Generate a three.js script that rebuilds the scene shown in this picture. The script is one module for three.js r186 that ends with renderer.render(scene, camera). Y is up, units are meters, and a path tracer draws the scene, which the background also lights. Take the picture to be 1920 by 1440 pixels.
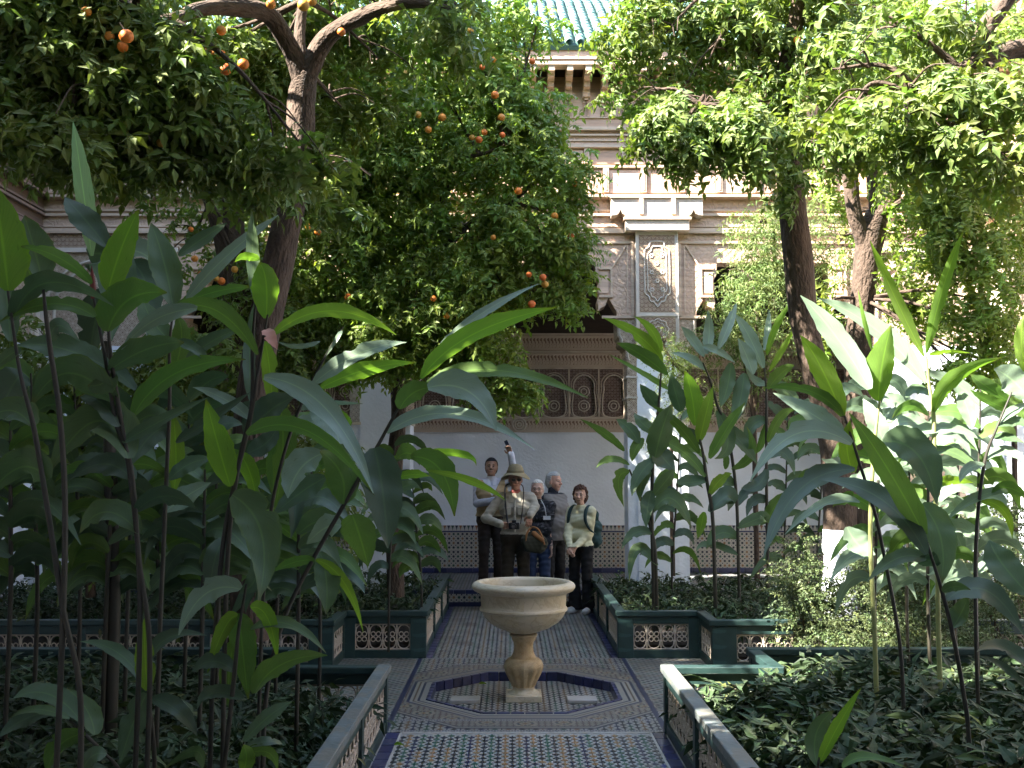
import * as THREE from 'three';
import { mergeGeometries, toCreasedNormals } from 'three/addons/utils/BufferGeometryUtils.js';
import { RoundedBoxGeometry } from 'three/addons/geometries/RoundedBoxGeometry.js';

// ---------------------------------------------------------------- camera, sky, sun, exposure
const scene = new THREE.Scene();
const FPX = 1884, EYE = new THREE.Vector3(-0.095, 1.78, 0), PITCH = Math.atan((885 - 720) / FPX);
const camera = new THREE.PerspectiveCamera(2 * Math.atan(720 / FPX) * 180 / Math.PI, 4 / 3, 0.05, 400);
camera.position.copy(EYE); camera.rotation.set(PITCH, 0, 0); camera.updateMatrixWorld();

const SUN = new THREE.Vector3(-0.97, 1, 0.48).normalize();
{
  const W = 256, H = 128, d = new Float32Array(W * H * 4), v = new THREE.Vector3();
  for (let j = 0; j < H; j++) for (let i = 0; i < W; i++) {
    const th = (j + 0.5) / H * Math.PI - Math.PI / 2, ph = ((i + 0.5) / W - 0.5) * 2 * Math.PI;
    v.set(Math.cos(th) * Math.cos(ph), Math.sin(th), Math.cos(th) * Math.sin(ph));
    const up = Math.max(0, v.y), h = Math.pow(1 - up, 3), c = Math.max(0, v.dot(SUN)), glow = 0.35 * Math.pow(c, 6);
    const o = (j * W + i) * 4, g = v.y < 0 ? 0.4 : 1;
    d[o] = g * (0.36 + 0.32 * h + glow); d[o + 1] = g * (0.51 + 0.27 * h + glow); d[o + 2] = g * (0.84 + 0.12 * h + glow * 0.9); d[o + 3] = 1;
  }
  const sky = new THREE.DataTexture(d, W, H, THREE.RGBAFormat, THREE.FloatType);
  sky.mapping = THREE.EquirectangularReflectionMapping; sky.magFilter = THREE.LinearFilter; sky.needsUpdate = true;
  scene.background = sky; scene.environment = sky; scene.backgroundIntensity = 0.56; scene.environmentIntensity = 0.56;
}
const sun = new THREE.DirectionalLight(new THREE.Color(1, 0.94, 0.84), 5);
sun.position.copy(SUN).multiplyScalar(40).add(new THREE.Vector3(0, 0, -8)); sun.target.position.set(0, 0, -8);
sun.castShadow = true; sun.shadow.mapSize.set(4096, 4096);
Object.assign(sun.shadow.camera, { left: -14, right: 14, top: 14, bottom: -14, near: 1, far: 90 });
scene.add(sun, sun.target);
const EXPOSURE = 9.4;

// ---------------------------------------------------------------- helpers
let seed = 7;
const rnd = () => { seed = (seed + 0x6D2B79F5) | 0; let t = Math.imul(seed ^ (seed >>> 15), 1 | seed); t = (t + Math.imul(t ^ (t >>> 7), 61 | t)) ^ t; return ((t ^ (t >>> 14)) >>> 0) / 4294967296; };
const rr = (a, b) => a + (b - a) * rnd();
const V = (x, y, z) => new THREE.Vector3(x, y, z);
const C = (r, g, b) => new THREE.Color().setRGB(r, g, b);
const used = {};
function numbered(n) { const k = (used[n] = (used[n] ?? -1) + 1); return k ? n + '_' + String(k).padStart(3, '0') : n; }
// a picture position at a distance in front of the camera, as a point of the courtyard
function at(x, y, depth) {
  const a = (x - 960) / FPX, b = (720 - y) / FPX, cp = Math.cos(PITCH), sp = Math.sin(PITCH);
  const dy = b * cp + sp, dz = b * sp - cp, t = -depth / dz;
  return V(EYE.x + a * t, EYE.y + dy * t, dz * t);
}
function tag(o, label, category, group, kind) { if (label) o.userData.label = label; if (category) o.userData.category = category; if (group) o.userData.group = group; if (kind) o.userData.kind = kind; return o; }
function thing(name, label, category, pos, group) {
  const o = new THREE.Group(); o.name = numbered(name); if (pos) o.position.copy(pos); scene.add(o); return tag(o, label, category, group);
}
function part(name, geo, mat, parent, label) {
  const m = new THREE.Mesh(geo, mat); m.name = parent === scene ? numbered(name) : name; m.castShadow = m.receiveShadow = true; parent.add(m); if (label) m.userData.label = label; return m;
}
function struct(name, geo, mat) { const m = part(name, geo, mat, scene); m.userData.kind = 'structure'; return m; }
function boxUV(g) {                                      // uv in metres from the dominant axis of each face
  if (g.index) g = g.toNonIndexed();
  const p = g.attributes.position, n = g.attributes.normal, uv = new Float32Array(p.count * 2);
  for (let i = 0; i < p.count; i++) {
    const ax = Math.abs(n.getX(i)), ay = Math.abs(n.getY(i)), az = Math.abs(n.getZ(i));
    if (ay >= ax && ay >= az) { uv[2 * i] = p.getX(i); uv[2 * i + 1] = p.getZ(i); }
    else if (ax > az) { uv[2 * i] = p.getZ(i); uv[2 * i + 1] = p.getY(i); }
    else { uv[2 * i] = p.getX(i); uv[2 * i + 1] = p.getY(i); }
  }
  g.setAttribute('uv', new THREE.BufferAttribute(uv, 2)); return g;
}
const bx = (w, h, d, x = 0, y = 0, z = 0, r = 0) => boxUV((r ? new RoundedBoxGeometry(w, h, d, 1, r) : new THREE.BoxGeometry(w, h, d)).translate(x, y, z));
// box by its limits
const bl = (x0, x1, y0, y1, z0, z1, r = 0) => bx(x1 - x0, y1 - y0, z1 - z0, (x0 + x1) / 2, (y0 + y1) / 2, (z0 + z1) / 2, r);
function mg(list) { return mergeGeometries(list.map(g => { const q = g.index ? g.toNonIndexed() : g; for (const k of Object.keys(q.attributes)) if (!['position', 'normal', 'uv'].includes(k)) q.deleteAttribute(k); return q; })); }
function ext(pts, depth, bevel = 0, holes = []) {
  const s = new THREE.Shape(pts.map(p => new THREE.Vector2(p[0], p[1])));
  for (const h of holes) s.holes.push(new THREE.Path(h.map(p => new THREE.Vector2(p[0], p[1]))));
  return boxUV(new THREE.ExtrudeGeometry(s, { depth, bevelEnabled: bevel > 0, bevelSize: bevel, bevelThickness: bevel, bevelSegments: 1, curveSegments: 10 }));
}
function tube(pts, r, seg = 16, rad = 6, closed = false) { return new THREE.TubeGeometry(new THREE.CatmullRomCurve3(pts, closed), seg, r, rad, closed); }
function taper(pts, radii, seg = 24, rad = 10, rough = 0) {           // tube with its own radius at every point, knobbly if rough
  const curve = new THREE.CatmullRomCurve3(pts), fr = curve.computeFrenetFrames(seg), pos = [], nor = [], uv = [], idx = [], L = curve.getLength();
  for (let i = 0; i <= seg; i++) {
    const t = i / seg, p = curve.getPoint(t), f = t * (radii.length - 1), k = Math.min(radii.length - 2, Math.floor(f)), r0 = radii[k] + (radii[k + 1] - radii[k]) * (f - k);
    for (let j = 0; j <= rad; j++) {
      const a = (j % rad) / rad * 2 * Math.PI, r = r0 * (1 + rough * (Math.sin(a * 3 + t * 9) * 0.5 + Math.sin(a * 2 - t * 17 + 1) * 0.6 + Math.sin(a * 5 + t * 31) * 0.3));
      const n = fr.normals[i].clone().multiplyScalar(Math.cos(a)).addScaledVector(fr.binormals[i], Math.sin(a));
      pos.push(p.x + n.x * r, p.y + n.y * r, p.z + n.z * r); nor.push(n.x, n.y, n.z); uv.push(j / rad * 2 * Math.PI * radii[0], t * L);
    }
  }
  for (let i = 0; i < seg; i++) for (let j = 0; j < rad; j++) { const a = i * (rad + 1) + j, b = a + rad + 1; idx.push(a, a + 1, b, b, a + 1, b + 1); }
  const g = new THREE.BufferGeometry(); g.setAttribute('position', new THREE.Float32BufferAttribute(pos, 3)); g.setAttribute('normal', new THREE.Float32BufferAttribute(nor, 3)); g.setAttribute('uv', new THREE.Float32BufferAttribute(uv, 2)); g.setIndex(idx); return g;
}
// ---------------------------------------------------------------- textures
const hash = (x, y, s) => { let h = Math.imul(x, 374761393) + Math.imul(y, 668265263) + Math.imul(s, 974711); h = Math.imul(h ^ (h >>> 13), 1274126177); return ((h ^ (h >>> 16)) >>> 0) / 4294967296; };
function vnoise(x, y, per, s) { const xi = Math.floor(x), yi = Math.floor(y), fx = x - xi, fy = y - yi, u = fx * fx * (3 - 2 * fx), w = fy * fy * (3 - 2 * fy), m = a => ((a % per) + per) % per; const a = hash(m(xi), m(yi), s), b = hash(m(xi + 1), m(yi), s), c = hash(m(xi), m(yi + 1), s), d = hash(m(xi + 1), m(yi + 1), s); return a + (b - a) * u + (c - a) * w + (a - b - c + d) * u * w; }
const fbm = (u, v, per, s, oct = 4) => { let t = 0, a = 0.5, n = 0; for (let o = 0; o < oct; o++) { t += a * vnoise(u * per, v * per, per, s + o); n += a; a *= 0.5; per *= 2; } return t / n; };
function dataTex(n, fn, srgb, metres) {
  const d = new Uint8Array(n * n * 4);
  for (let j = 0; j < n; j++) for (let i = 0; i < n; i++) { const c = fn(i / n, j / n), o = (j * n + i) * 4; for (let k = 0; k < 3; k++) d[o + k] = Math.max(0, Math.min(255, 255 * (Array.isArray(c) ? c[k] : c))); d[o + 3] = 255; }
  const t = new THREE.DataTexture(d, n, n); t.wrapS = t.wrapT = THREE.RepeatWrapping; t.magFilter = THREE.LinearFilter; if (srgb) t.colorSpace = THREE.SRGBColorSpace; if (metres) t.repeat.set(1 / metres, 1 / metres); t.needsUpdate = true; return t;
}
function canvasTex(w, h, draw, mx, my, srgb = true) {                 // drawn in pixels, repeating every mx by my metres
  const c = document.createElement('canvas'); c.width = w; c.height = h; draw(c.getContext('2d'), w, h);
  const t = new THREE.CanvasTexture(c); t.wrapS = t.wrapT = THREE.RepeatWrapping; if (srgb) t.colorSpace = THREE.SRGBColorSpace; if (mx) t.repeat.set(1 / mx, 1 / my); return t;
}
const std = o => new THREE.MeshStandardMaterial({ side: THREE.DoubleSide, ...o });
const phy = o => new THREE.MeshPhysicalMaterial({ side: THREE.DoubleSide, ...o });
// mottled tone round 1, to multiply a base colour
const mottle = (s, lo, hi, per, m, n = 256) => dataTex(n, (u, v) => { const k = lo + (hi - lo) * Math.pow(fbm(u, v, per, s, 5), 1.2); return [k, k * 0.99, k * 0.97]; }, false, m);
const grit = dataTex(256, (u, v) => fbm(u, v, 16, 91, 4), false, 0.5);

const M = {};
M.plaster = std({ color: C(0.82, 0.87, 0.97), roughness: 0.9, map: mottle(3, 0.76, 1.07, 4, 2.4), bumpMap: grit, bumpScale: 0.004 });
M.plasterCream = std({ color: C(0.72, 0.66, 0.58), roughness: 0.9, map: mottle(5, 0.8, 1.05, 4, 1.9), bumpMap: grit, bumpScale: 0.004 });
const grain = dataTex(256, (u, v) => { const g = fbm(u * 0.5 + 0.1 * fbm(u, v, 4, 5), v * 6, 6, 21, 4), w = fbm(u, v, 3, 33, 4); const k = 0.55 + 0.5 * g + 0.35 * (w - 0.5); return [k, k * 0.97, k * 0.94]; }, false, 0.9);
const cut = dataTex(256, (u, v) => { const q = fbm(u, v, 5, 47, 3), a = Math.sin((u * 6 + q * 1.6) * 2 * Math.PI) * Math.sin((v * 6 + q * 1.3) * 2 * Math.PI); return 0.5 + 0.4 * Math.tanh(a * 3) + 0.25 * fbm(u, v, 16, 44, 3); }, false, 0.6);
const wood = (r, g, b) => std({ color: C(r, g, b), roughness: 0.75, map: grain, bumpMap: grain, bumpScale: 0.004 });
M.wood = [wood(0.62, 0.43, 0.32), wood(0.56, 0.385, 0.28), wood(0.66, 0.475, 0.36), wood(0.47, 0.315, 0.225)];
M.carved = std({ color: C(0.60, 0.43, 0.325), roughness: 0.8, map: grain, bumpMap: cut, bumpScale: 0.006 });
M.trim = wood(0.62, 0.48, 0.365);
M.darkCedar = [wood(0.20, 0.125, 0.085), wood(0.17, 0.105, 0.07), wood(0.23, 0.145, 0.10), wood(0.14, 0.085, 0.055)]; M.darkCedarTrim = wood(0.27, 0.19, 0.145);  // darker brown cedar, less bleached, for the left side gallery
M.darkWood = wood(0.035, 0.02, 0.014);
M.paint = std({ color: C(0.030, 0.068, 0.062), roughness: 0.42, map: dataTex(256, (u, v) => { const w = fbm(u * 1, v * 8, 4, 61, 4), s = fbm(u, v, 12, 66, 4); const k = 0.8 + 0.5 * s; return w > 0.66 ? [1.6, 1.2, 1.1] : [k * 0.62, k * 0.62, k * 0.62]; }, false, 1.1), bumpMap: grit, bumpScale: 0.002 });
M.rail = std({ color: C(0.17, 0.195, 0.19), roughness: 0.5, map: dataTex(256, (u, v) => { const w = fbm(u, v * 3, 6, 71, 5), k = 0.5 + 0.6 * fbm(u, v, 8, 77); return w > 0.6 ? [0.95, 0.8, 0.7] : [k, k, k]; }, false, 0.8), bumpMap: grit, bumpScale: 0.003 });
M.grille = std({ color: C(0.56, 0.47, 0.38), roughness: 0.7, map: mottle(81, 0.55, 1.15, 10, 0.3) });
M.marble = std({ color: C(0.57, 0.50, 0.38), roughness: 0.5, map: dataTex(512, (u, v) => { const a = fbm(u, v, 4, 101, 6), b = Math.abs(fbm(u + 0.25 * a, v + 0.25 * fbm(u, v, 3, 107), 5, 111, 5) - 0.5), vein = Math.max(0, 1 - b * 22), st = Math.max(0, a - 0.5) * 1.3; return [1 - 0.18 * vein - 0.2 * st, 0.98 - 0.2 * vein - 0.34 * st, 0.94 - 0.2 * vein - 0.6 * st]; }, false, 0.6), bumpMap: grit, bumpScale: 0.001 });
M.marbleStained = std({ color: C(0.50, 0.385, 0.235), roughness: 0.55, map: M.marble.map, bumpMap: grit, bumpScale: 0.0015 });
M.slab = std({ color: C(0.42, 0.40, 0.37), roughness: 0.5, map: mottle(121, 0.75, 1.1, 6, 0.5) });
M.soil = std({ color: C(0.035, 0.025, 0.018), roughness: 1, map: mottle(131, 0.5, 1.3, 10, 0.8), bumpMap: grit, bumpScale: 0.03 });
M.bark = std({ color: C(0.088, 0.060, 0.044), roughness: 0.95, map: dataTex(256, (u, v) => { const k = 0.45 + 0.9 * fbm(u * 2, v, 6, 141, 5); return [k, k * 0.97, k * 0.92]; }, false, 0.5), bumpMap: dataTex(256, (u, v) => fbm(u * 2, v, 8, 151, 5), false, 0.35), bumpScale: 0.02 });
M.blueTile = [C(0.022, 0.027, 0.10), C(0.03, 0.036, 0.125), C(0.018, 0.022, 0.075), C(0.045, 0.05, 0.115)].map(c => phy({ color: c, roughness: 0.3, map: mottle(161, 0.75, 1.15, 8, 0.2), clearcoat: 0.3, clearcoatRoughness: 0.25 }));
M.roofTile = [C(0.12, 0.23, 0.19), C(0.15, 0.27, 0.22), C(0.09, 0.19, 0.155), C(0.18, 0.29, 0.25)].map(c => phy({ color: c, roughness: 0.5, map: mottle(165, 0.75, 1.1, 8, 0.3), clearcoat: 0.6, clearcoatRoughness: 0.3 }));
M.roofBed = std({ color: C(0.03, 0.08, 0.065), roughness: 0.8 });

// glazed mosaic: chains of dark points on white, in columns of changing colour
const INK = ['#1c2028', '#2c5244', '#1a2036', '#7c6040', '#1c2028', '#2f5a4a', '#1b1f2c', '#7d6a4a'];
const SPINDLE = [[0.14, -1], [0.18, -0.52], [1, 0], [0.18, 0.52], [0.14, 1], [-0.14, 1], [-0.18, 0.52], [-1, 0], [-0.18, -0.52], [-0.14, -1]];
function star(g, x, y, w, h) { g.beginPath(); for (const [a, b] of SPINDLE) g.lineTo(x + a * w, y + b * h); g.fill(); }
function mosaic(g, W, H, nx, ny, ink, white) {
  g.fillStyle = white; g.fillRect(0, 0, W, H); const w = W / nx, h = H / ny;
  for (let j = -1; j <= ny; j++) for (let i = 0; i < nx; i++) {
    if (hash(i, j + 9, 5) < 0.04) { g.fillStyle = 'rgba(120,105,90,0.35)'; g.fillRect(i * w, j * h, w, h); }
    g.fillStyle = ink[(hash(i, j, 8) < 0.1 ? i + 3 : i) % ink.length]; star(g, (i + 0.5) * w, (j + (i % 2 ? 0.5 : 1)) * h, w * 0.58, h * 0.52);
  }
  for (let i = 0; i < 70; i++) { const x = hash(i, 1, 31) * W, y = hash(i, 2, 31) * H, q = (0.02 + 0.1 * hash(i, 3, 31)) * W, gr = g.createRadialGradient(x, y, 0, x, y, q), c = hash(i, 4, 31) < 0.6 ? '70,60,48' : '200,198,190'; gr.addColorStop(0, `rgba(${c},0.2)`); gr.addColorStop(1, `rgba(${c},0)`); g.fillStyle = gr; g.fillRect(x - q, y - q, 2 * q, 2 * q); }
}
const stripes = canvasTex(1024, 512, (g, W, H) => mosaic(g, W, H, 32, 16, INK, '#b9b9b8'), 32 * 0.046, 16 * 0.082);
M.mosaic = std({ color: C(0.58, 0.565, 0.53), map: stripes, roughness: 0.45 });
M.mosaicBase = std({ color: C(0.33, 0.325, 0.305), roughness: 0.45, map: mottle(167, 0.8, 1.1, 8, 0.6) });
M.inkTile = [C(0.02, 0.022, 0.03), C(0.03, 0.095, 0.065), C(0.24, 0.14, 0.06), C(0.016, 0.02, 0.055), C(0.02, 0.035, 0.2)].map(c => phy({ color: c, roughness: 0.35, clearcoat: 0.3, clearcoatRoughness: 0.3 }));
M.dado = std({ color: C(0.9, 0.9, 0.9), roughness: 0.4, map: canvasTex(512, 512, (g, W, H) => {
  g.fillStyle = '#b9b2a4'; g.fillRect(0, 0, W, H); const n = 8, s = W / n;
  for (let j = 0; j < n; j++) for (let i = 0; i < n; i++) {
    const x = (i + 0.5) * s, y = (j + 0.5) * s; g.strokeStyle = '#34405c'; g.lineWidth = 3; g.beginPath(); for (let k = 0; k < 8; k++) g.lineTo(x + Math.cos((k + 0.5) * Math.PI / 4) * s * 0.44, y + Math.sin((k + 0.5) * Math.PI / 4) * s * 0.44); g.closePath(); g.stroke();
    g.fillStyle = ['#1d2333', '#1d2333', '#7c5a3c', '#24473f'][Math.floor(hash(i, j, 3) * 4)]; g.beginPath(); g.arc(x, y, s * 0.27, 0, 7); g.fill();
    g.fillStyle = '#222b47'; g.fillRect(i * s - 9, j * s - 9, 18, 18);
  }
}, 0.56, 0.56) });
M.frieze = std({ color: C(0.9, 0.9, 0.9), roughness: 0.4, map: canvasTex(512, 64, (g, W, H) => {
  g.fillStyle = '#b5b2ad'; g.fillRect(0, 0, W, H); for (let i = 0; i < 8; i++) { g.fillStyle = ['#1c2440', '#8a5836', '#1c2440', '#2c4a44'][i % 4]; const x = i * 64 + 32; g.beginPath(); g.moveTo(x - 26, 0); g.lineTo(x + 26, 0); g.lineTo(x + 8, 30); g.lineTo(x, 64); g.lineTo(x - 8, 30); g.fill(); }
}, 0.5, 0.09) });
// cut stucco: leaf scrolls, lattice, lettering-like frieze; pale ridges over an ochre ground, with some recess shade in its colour
function scroll(g, x, y, r, dir) { g.beginPath(); for (let a = 0; a < 9; a += 0.3) { const q = r * (1 - a / 10); g.lineTo(x + Math.cos(a * dir) * q, y + Math.sin(a * dir) * q); } g.stroke(); }
const arab = (bg, fg) => (g, W, H) => { g.fillStyle = bg; g.fillRect(0, 0, W, H); g.strokeStyle = fg; g.lineCap = 'round'; const n = 8, s = W / n; for (let j = 0; j < n; j++) for (let i = 0; i < n; i++) { g.lineWidth = s * 0.11; scroll(g, (i + 0.5) * s, (j + 0.5) * s, s * 0.4, (i + j) % 2 ? 1 : -1); g.lineWidth = s * 0.07; g.beginPath(); g.moveTo(i * s, j * s); g.lineTo((i + 0.35) * s, (j + 0.35) * s); g.moveTo((i + 1) * s, j * s); g.lineTo((i + 0.7) * s, (j + 0.3) * s); g.stroke(); } };
const latt = (bg, fg) => (g, W, H) => { g.fillStyle = bg; g.fillRect(0, 0, W, H); const n = 4, s = W / n; for (let j = -1; j <= n; j++) for (let i = -1; i <= n; i++) for (const [ox, oy] of [[0.5, 0.5], [0, 0]]) { const x = (i + ox) * s, y = (j + oy) * s; g.strokeStyle = fg; for (const [k, l] of [[0.46, 9], [0.3, 6], [0.16, 6]]) { g.lineWidth = s * l / 128; g.beginPath(); g.moveTo(x, y - s * k); g.quadraticCurveTo(x + s * k * 0.35, y - s * k * 0.35, x + s * k, y); g.quadraticCurveTo(x + s * k * 0.35, y + s * k * 0.35, x, y + s * k); g.quadraticCurveTo(x - s * k * 0.35, y + s * k * 0.35, x - s * k, y); g.quadraticCurveTo(x - s * k * 0.35, y - s * k * 0.35, x, y - s * k); g.stroke(); } } };
const ripple = (bg, fg) => (g, W, H) => { g.fillStyle = bg; g.fillRect(0, 0, W, H); g.strokeStyle = fg; g.lineCap = 'round'; g.lineWidth = 12; for (let i = 0; i < 16; i++) { const x = i * W / 16; g.beginPath(); g.moveTo(x, H * 0.85); g.bezierCurveTo(x + 30, H * (0.2 + 0.3 * hash(i, 1, 2)), x - 18, H * 0.3, x + 14, H * 0.12); g.stroke(); g.beginPath(); g.arc(x + 16, H * 0.6, 9, 0, 5); g.stroke(); } g.lineWidth = 10; g.strokeRect(-20, 6, W + 40, H - 12); };
const cutStucco = (draw, w, h, mx, my, bg, fg, bump) => std({ color: C(1, 1, 1), roughness: 0.92, map: canvasTex(w, h, draw(bg, fg), mx, my), bumpMap: canvasTex(w, h, draw('#000', '#fff'), mx, my, false), bumpScale: bump });
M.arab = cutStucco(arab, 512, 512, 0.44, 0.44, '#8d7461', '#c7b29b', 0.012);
M.lattice = cutStucco(latt, 512, 512, 0.5, 0.5, '#7e6554', '#cdbba6', 0.014);
M.laceWhite = cutStucco(latt, 512, 512, 0.3, 0.3, '#8c8378', '#d4cdc6', 0.012);
M.script = cutStucco(ripple, 512, 64, 0.9, 0.16, '#7c6455', '#b7a596', 0.012);
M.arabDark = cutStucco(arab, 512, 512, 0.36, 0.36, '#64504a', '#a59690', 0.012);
M.stucco = std({ color: C(0.48, 0.40, 0.335), roughness: 0.92, map: mottle(171, 0.8, 1.1, 8, 0.9), bumpMap: grit, bumpScale: 0.006 });
M.stuccoPale = std({ color: C(0.60, 0.53, 0.465), roughness: 0.92, map: mottle(173, 0.82, 1.08, 8, 0.9), bumpMap: grit, bumpScale: 0.005 });

// leaves: one sheet that scatters light through; coat gives the wax shine
const veinTex = tip => canvasTex(256, 256, (g, W, H) => {
  g.fillStyle = '#989898'; g.fillRect(0, 0, W, H);
  for (let i = 0; i < 260; i++) { const k = 120 + Math.floor(70 * hash(i, 2, 7)); g.strokeStyle = `rgba(${k},${k},${k - 12},0.55)`; g.lineWidth = 1 + hash(i, 5, 7); const y = hash(i, 3, 7) * H * 1.3 - 10, s = i % 2 ? 1 : -1; g.beginPath(); g.moveTo(W / 2, y); g.quadraticCurveTo(W / 2 + s * W * 0.2, y - 60, W / 2 + s * W * 0.52, y - 84); g.stroke(); }
  for (let i = 0; i < 30; i++) { g.fillStyle = `rgba(${hash(i, 8, 7) < 0.5 ? '90,85,60' : '190,190,160'},0.35)`; g.beginPath(); g.ellipse(hash(i, 6, 7) * W, hash(i, 7, 7) * H, 1 + 4 * hash(i, 9, 7), 2 + 6 * hash(i, 10, 7), 0, 0, 7); g.fill(); }
  const gr = g.createLinearGradient(W * 0.455, 0, W * 0.545, 0); gr.addColorStop(0, 'rgba(235,235,190,0)'); gr.addColorStop(0.42, 'rgba(235,235,190,0.9)'); gr.addColorStop(0.58, 'rgba(235,235,190,0.9)'); gr.addColorStop(1, 'rgba(235,235,190,0)'); g.fillStyle = gr; g.fillRect(W * 0.455, 0, W * 0.09, H);
  if (tip) { const t = g.createLinearGradient(0, 0, 0, H * 0.1); t.addColorStop(0, 'rgba(200,120,60,1)'); t.addColorStop(0.45, 'rgba(190,130,60,0.7)'); t.addColorStop(1, 'rgba(190,150,60,0)'); g.fillStyle = t; g.fillRect(0, 0, W, H * 0.1); for (const x of [0, W * 0.94]) { g.fillStyle = 'rgba(205,190,90,0.4)'; g.fillRect(x, 0, W * 0.06, H); } }
}, 0, 0, false);
const veins = veinTex(0), veinsTip = veinTex(1);
const leafMat = (r, g, b, tr, coat, map) => phy({ color: C(...[r, g, b].map(c => Math.min(1, c * (map ? 1.68 : 1)))), roughness: 0.93, transmission: tr, thickness: 0, clearcoat: coat, clearcoatRoughness: 0.45, map: map || null, specularIntensity: 0.5 });
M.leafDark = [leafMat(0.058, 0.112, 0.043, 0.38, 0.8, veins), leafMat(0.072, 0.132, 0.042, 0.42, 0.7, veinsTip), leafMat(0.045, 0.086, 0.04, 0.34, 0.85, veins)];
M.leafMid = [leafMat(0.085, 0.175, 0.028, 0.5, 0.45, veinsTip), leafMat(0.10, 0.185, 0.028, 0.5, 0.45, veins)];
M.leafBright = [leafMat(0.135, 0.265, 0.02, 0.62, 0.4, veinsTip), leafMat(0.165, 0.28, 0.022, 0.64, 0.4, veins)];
M.leafPale = [leafMat(0.16, 0.235, 0.15, 0.42, 0.9, veins)];  // sky sheen of the upper faces is lightened into this leaf colour
M.banana = leafMat(0.36, 0.60, 0.27, 0.5, 0.4, veins);  // pale colour stands in for sun shining through the blade
M.stem = std({ color: C(0.022, 0.019, 0.010), roughness: 0.6 });
M.stemPale = std({ color: C(0.24, 0.26, 0.09), roughness: 0.6 });
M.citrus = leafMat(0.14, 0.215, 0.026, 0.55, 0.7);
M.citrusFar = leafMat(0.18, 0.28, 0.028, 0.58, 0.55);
M.bamboo = leafMat(0.14, 0.21, 0.05, 0.5, 0.4);
M.myrtle = leafMat(0.07, 0.105, 0.032, 0.25, 0.6);
M.cover = leafMat(0.027, 0.056, 0.017, 0.25, 0.45);
M.oranges = [C(0.72, 0.19, 0.012), C(0.66, 0.24, 0.02), C(0.70, 0.14, 0.012), C(0.55, 0.27, 0.03)].map(c => phy({ color: c, roughness: 0.55, map: mottle(181, 0.75, 1.08, 6, 0.4, 128), bumpMap: grit, bumpScale: 0.002, clearcoat: 0.25, clearcoatRoughness: 0.45 }));
// ---------------------------------------------------------------- ground, pavement, galleries
struct('ground', bl(-60, 60, -0.5, -0.14, -70, 40), M.soil);
const YF = 0.2, ZF = -13.67, ZN = -1.2, XS = 6.6, CZ = -8.38;

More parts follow.
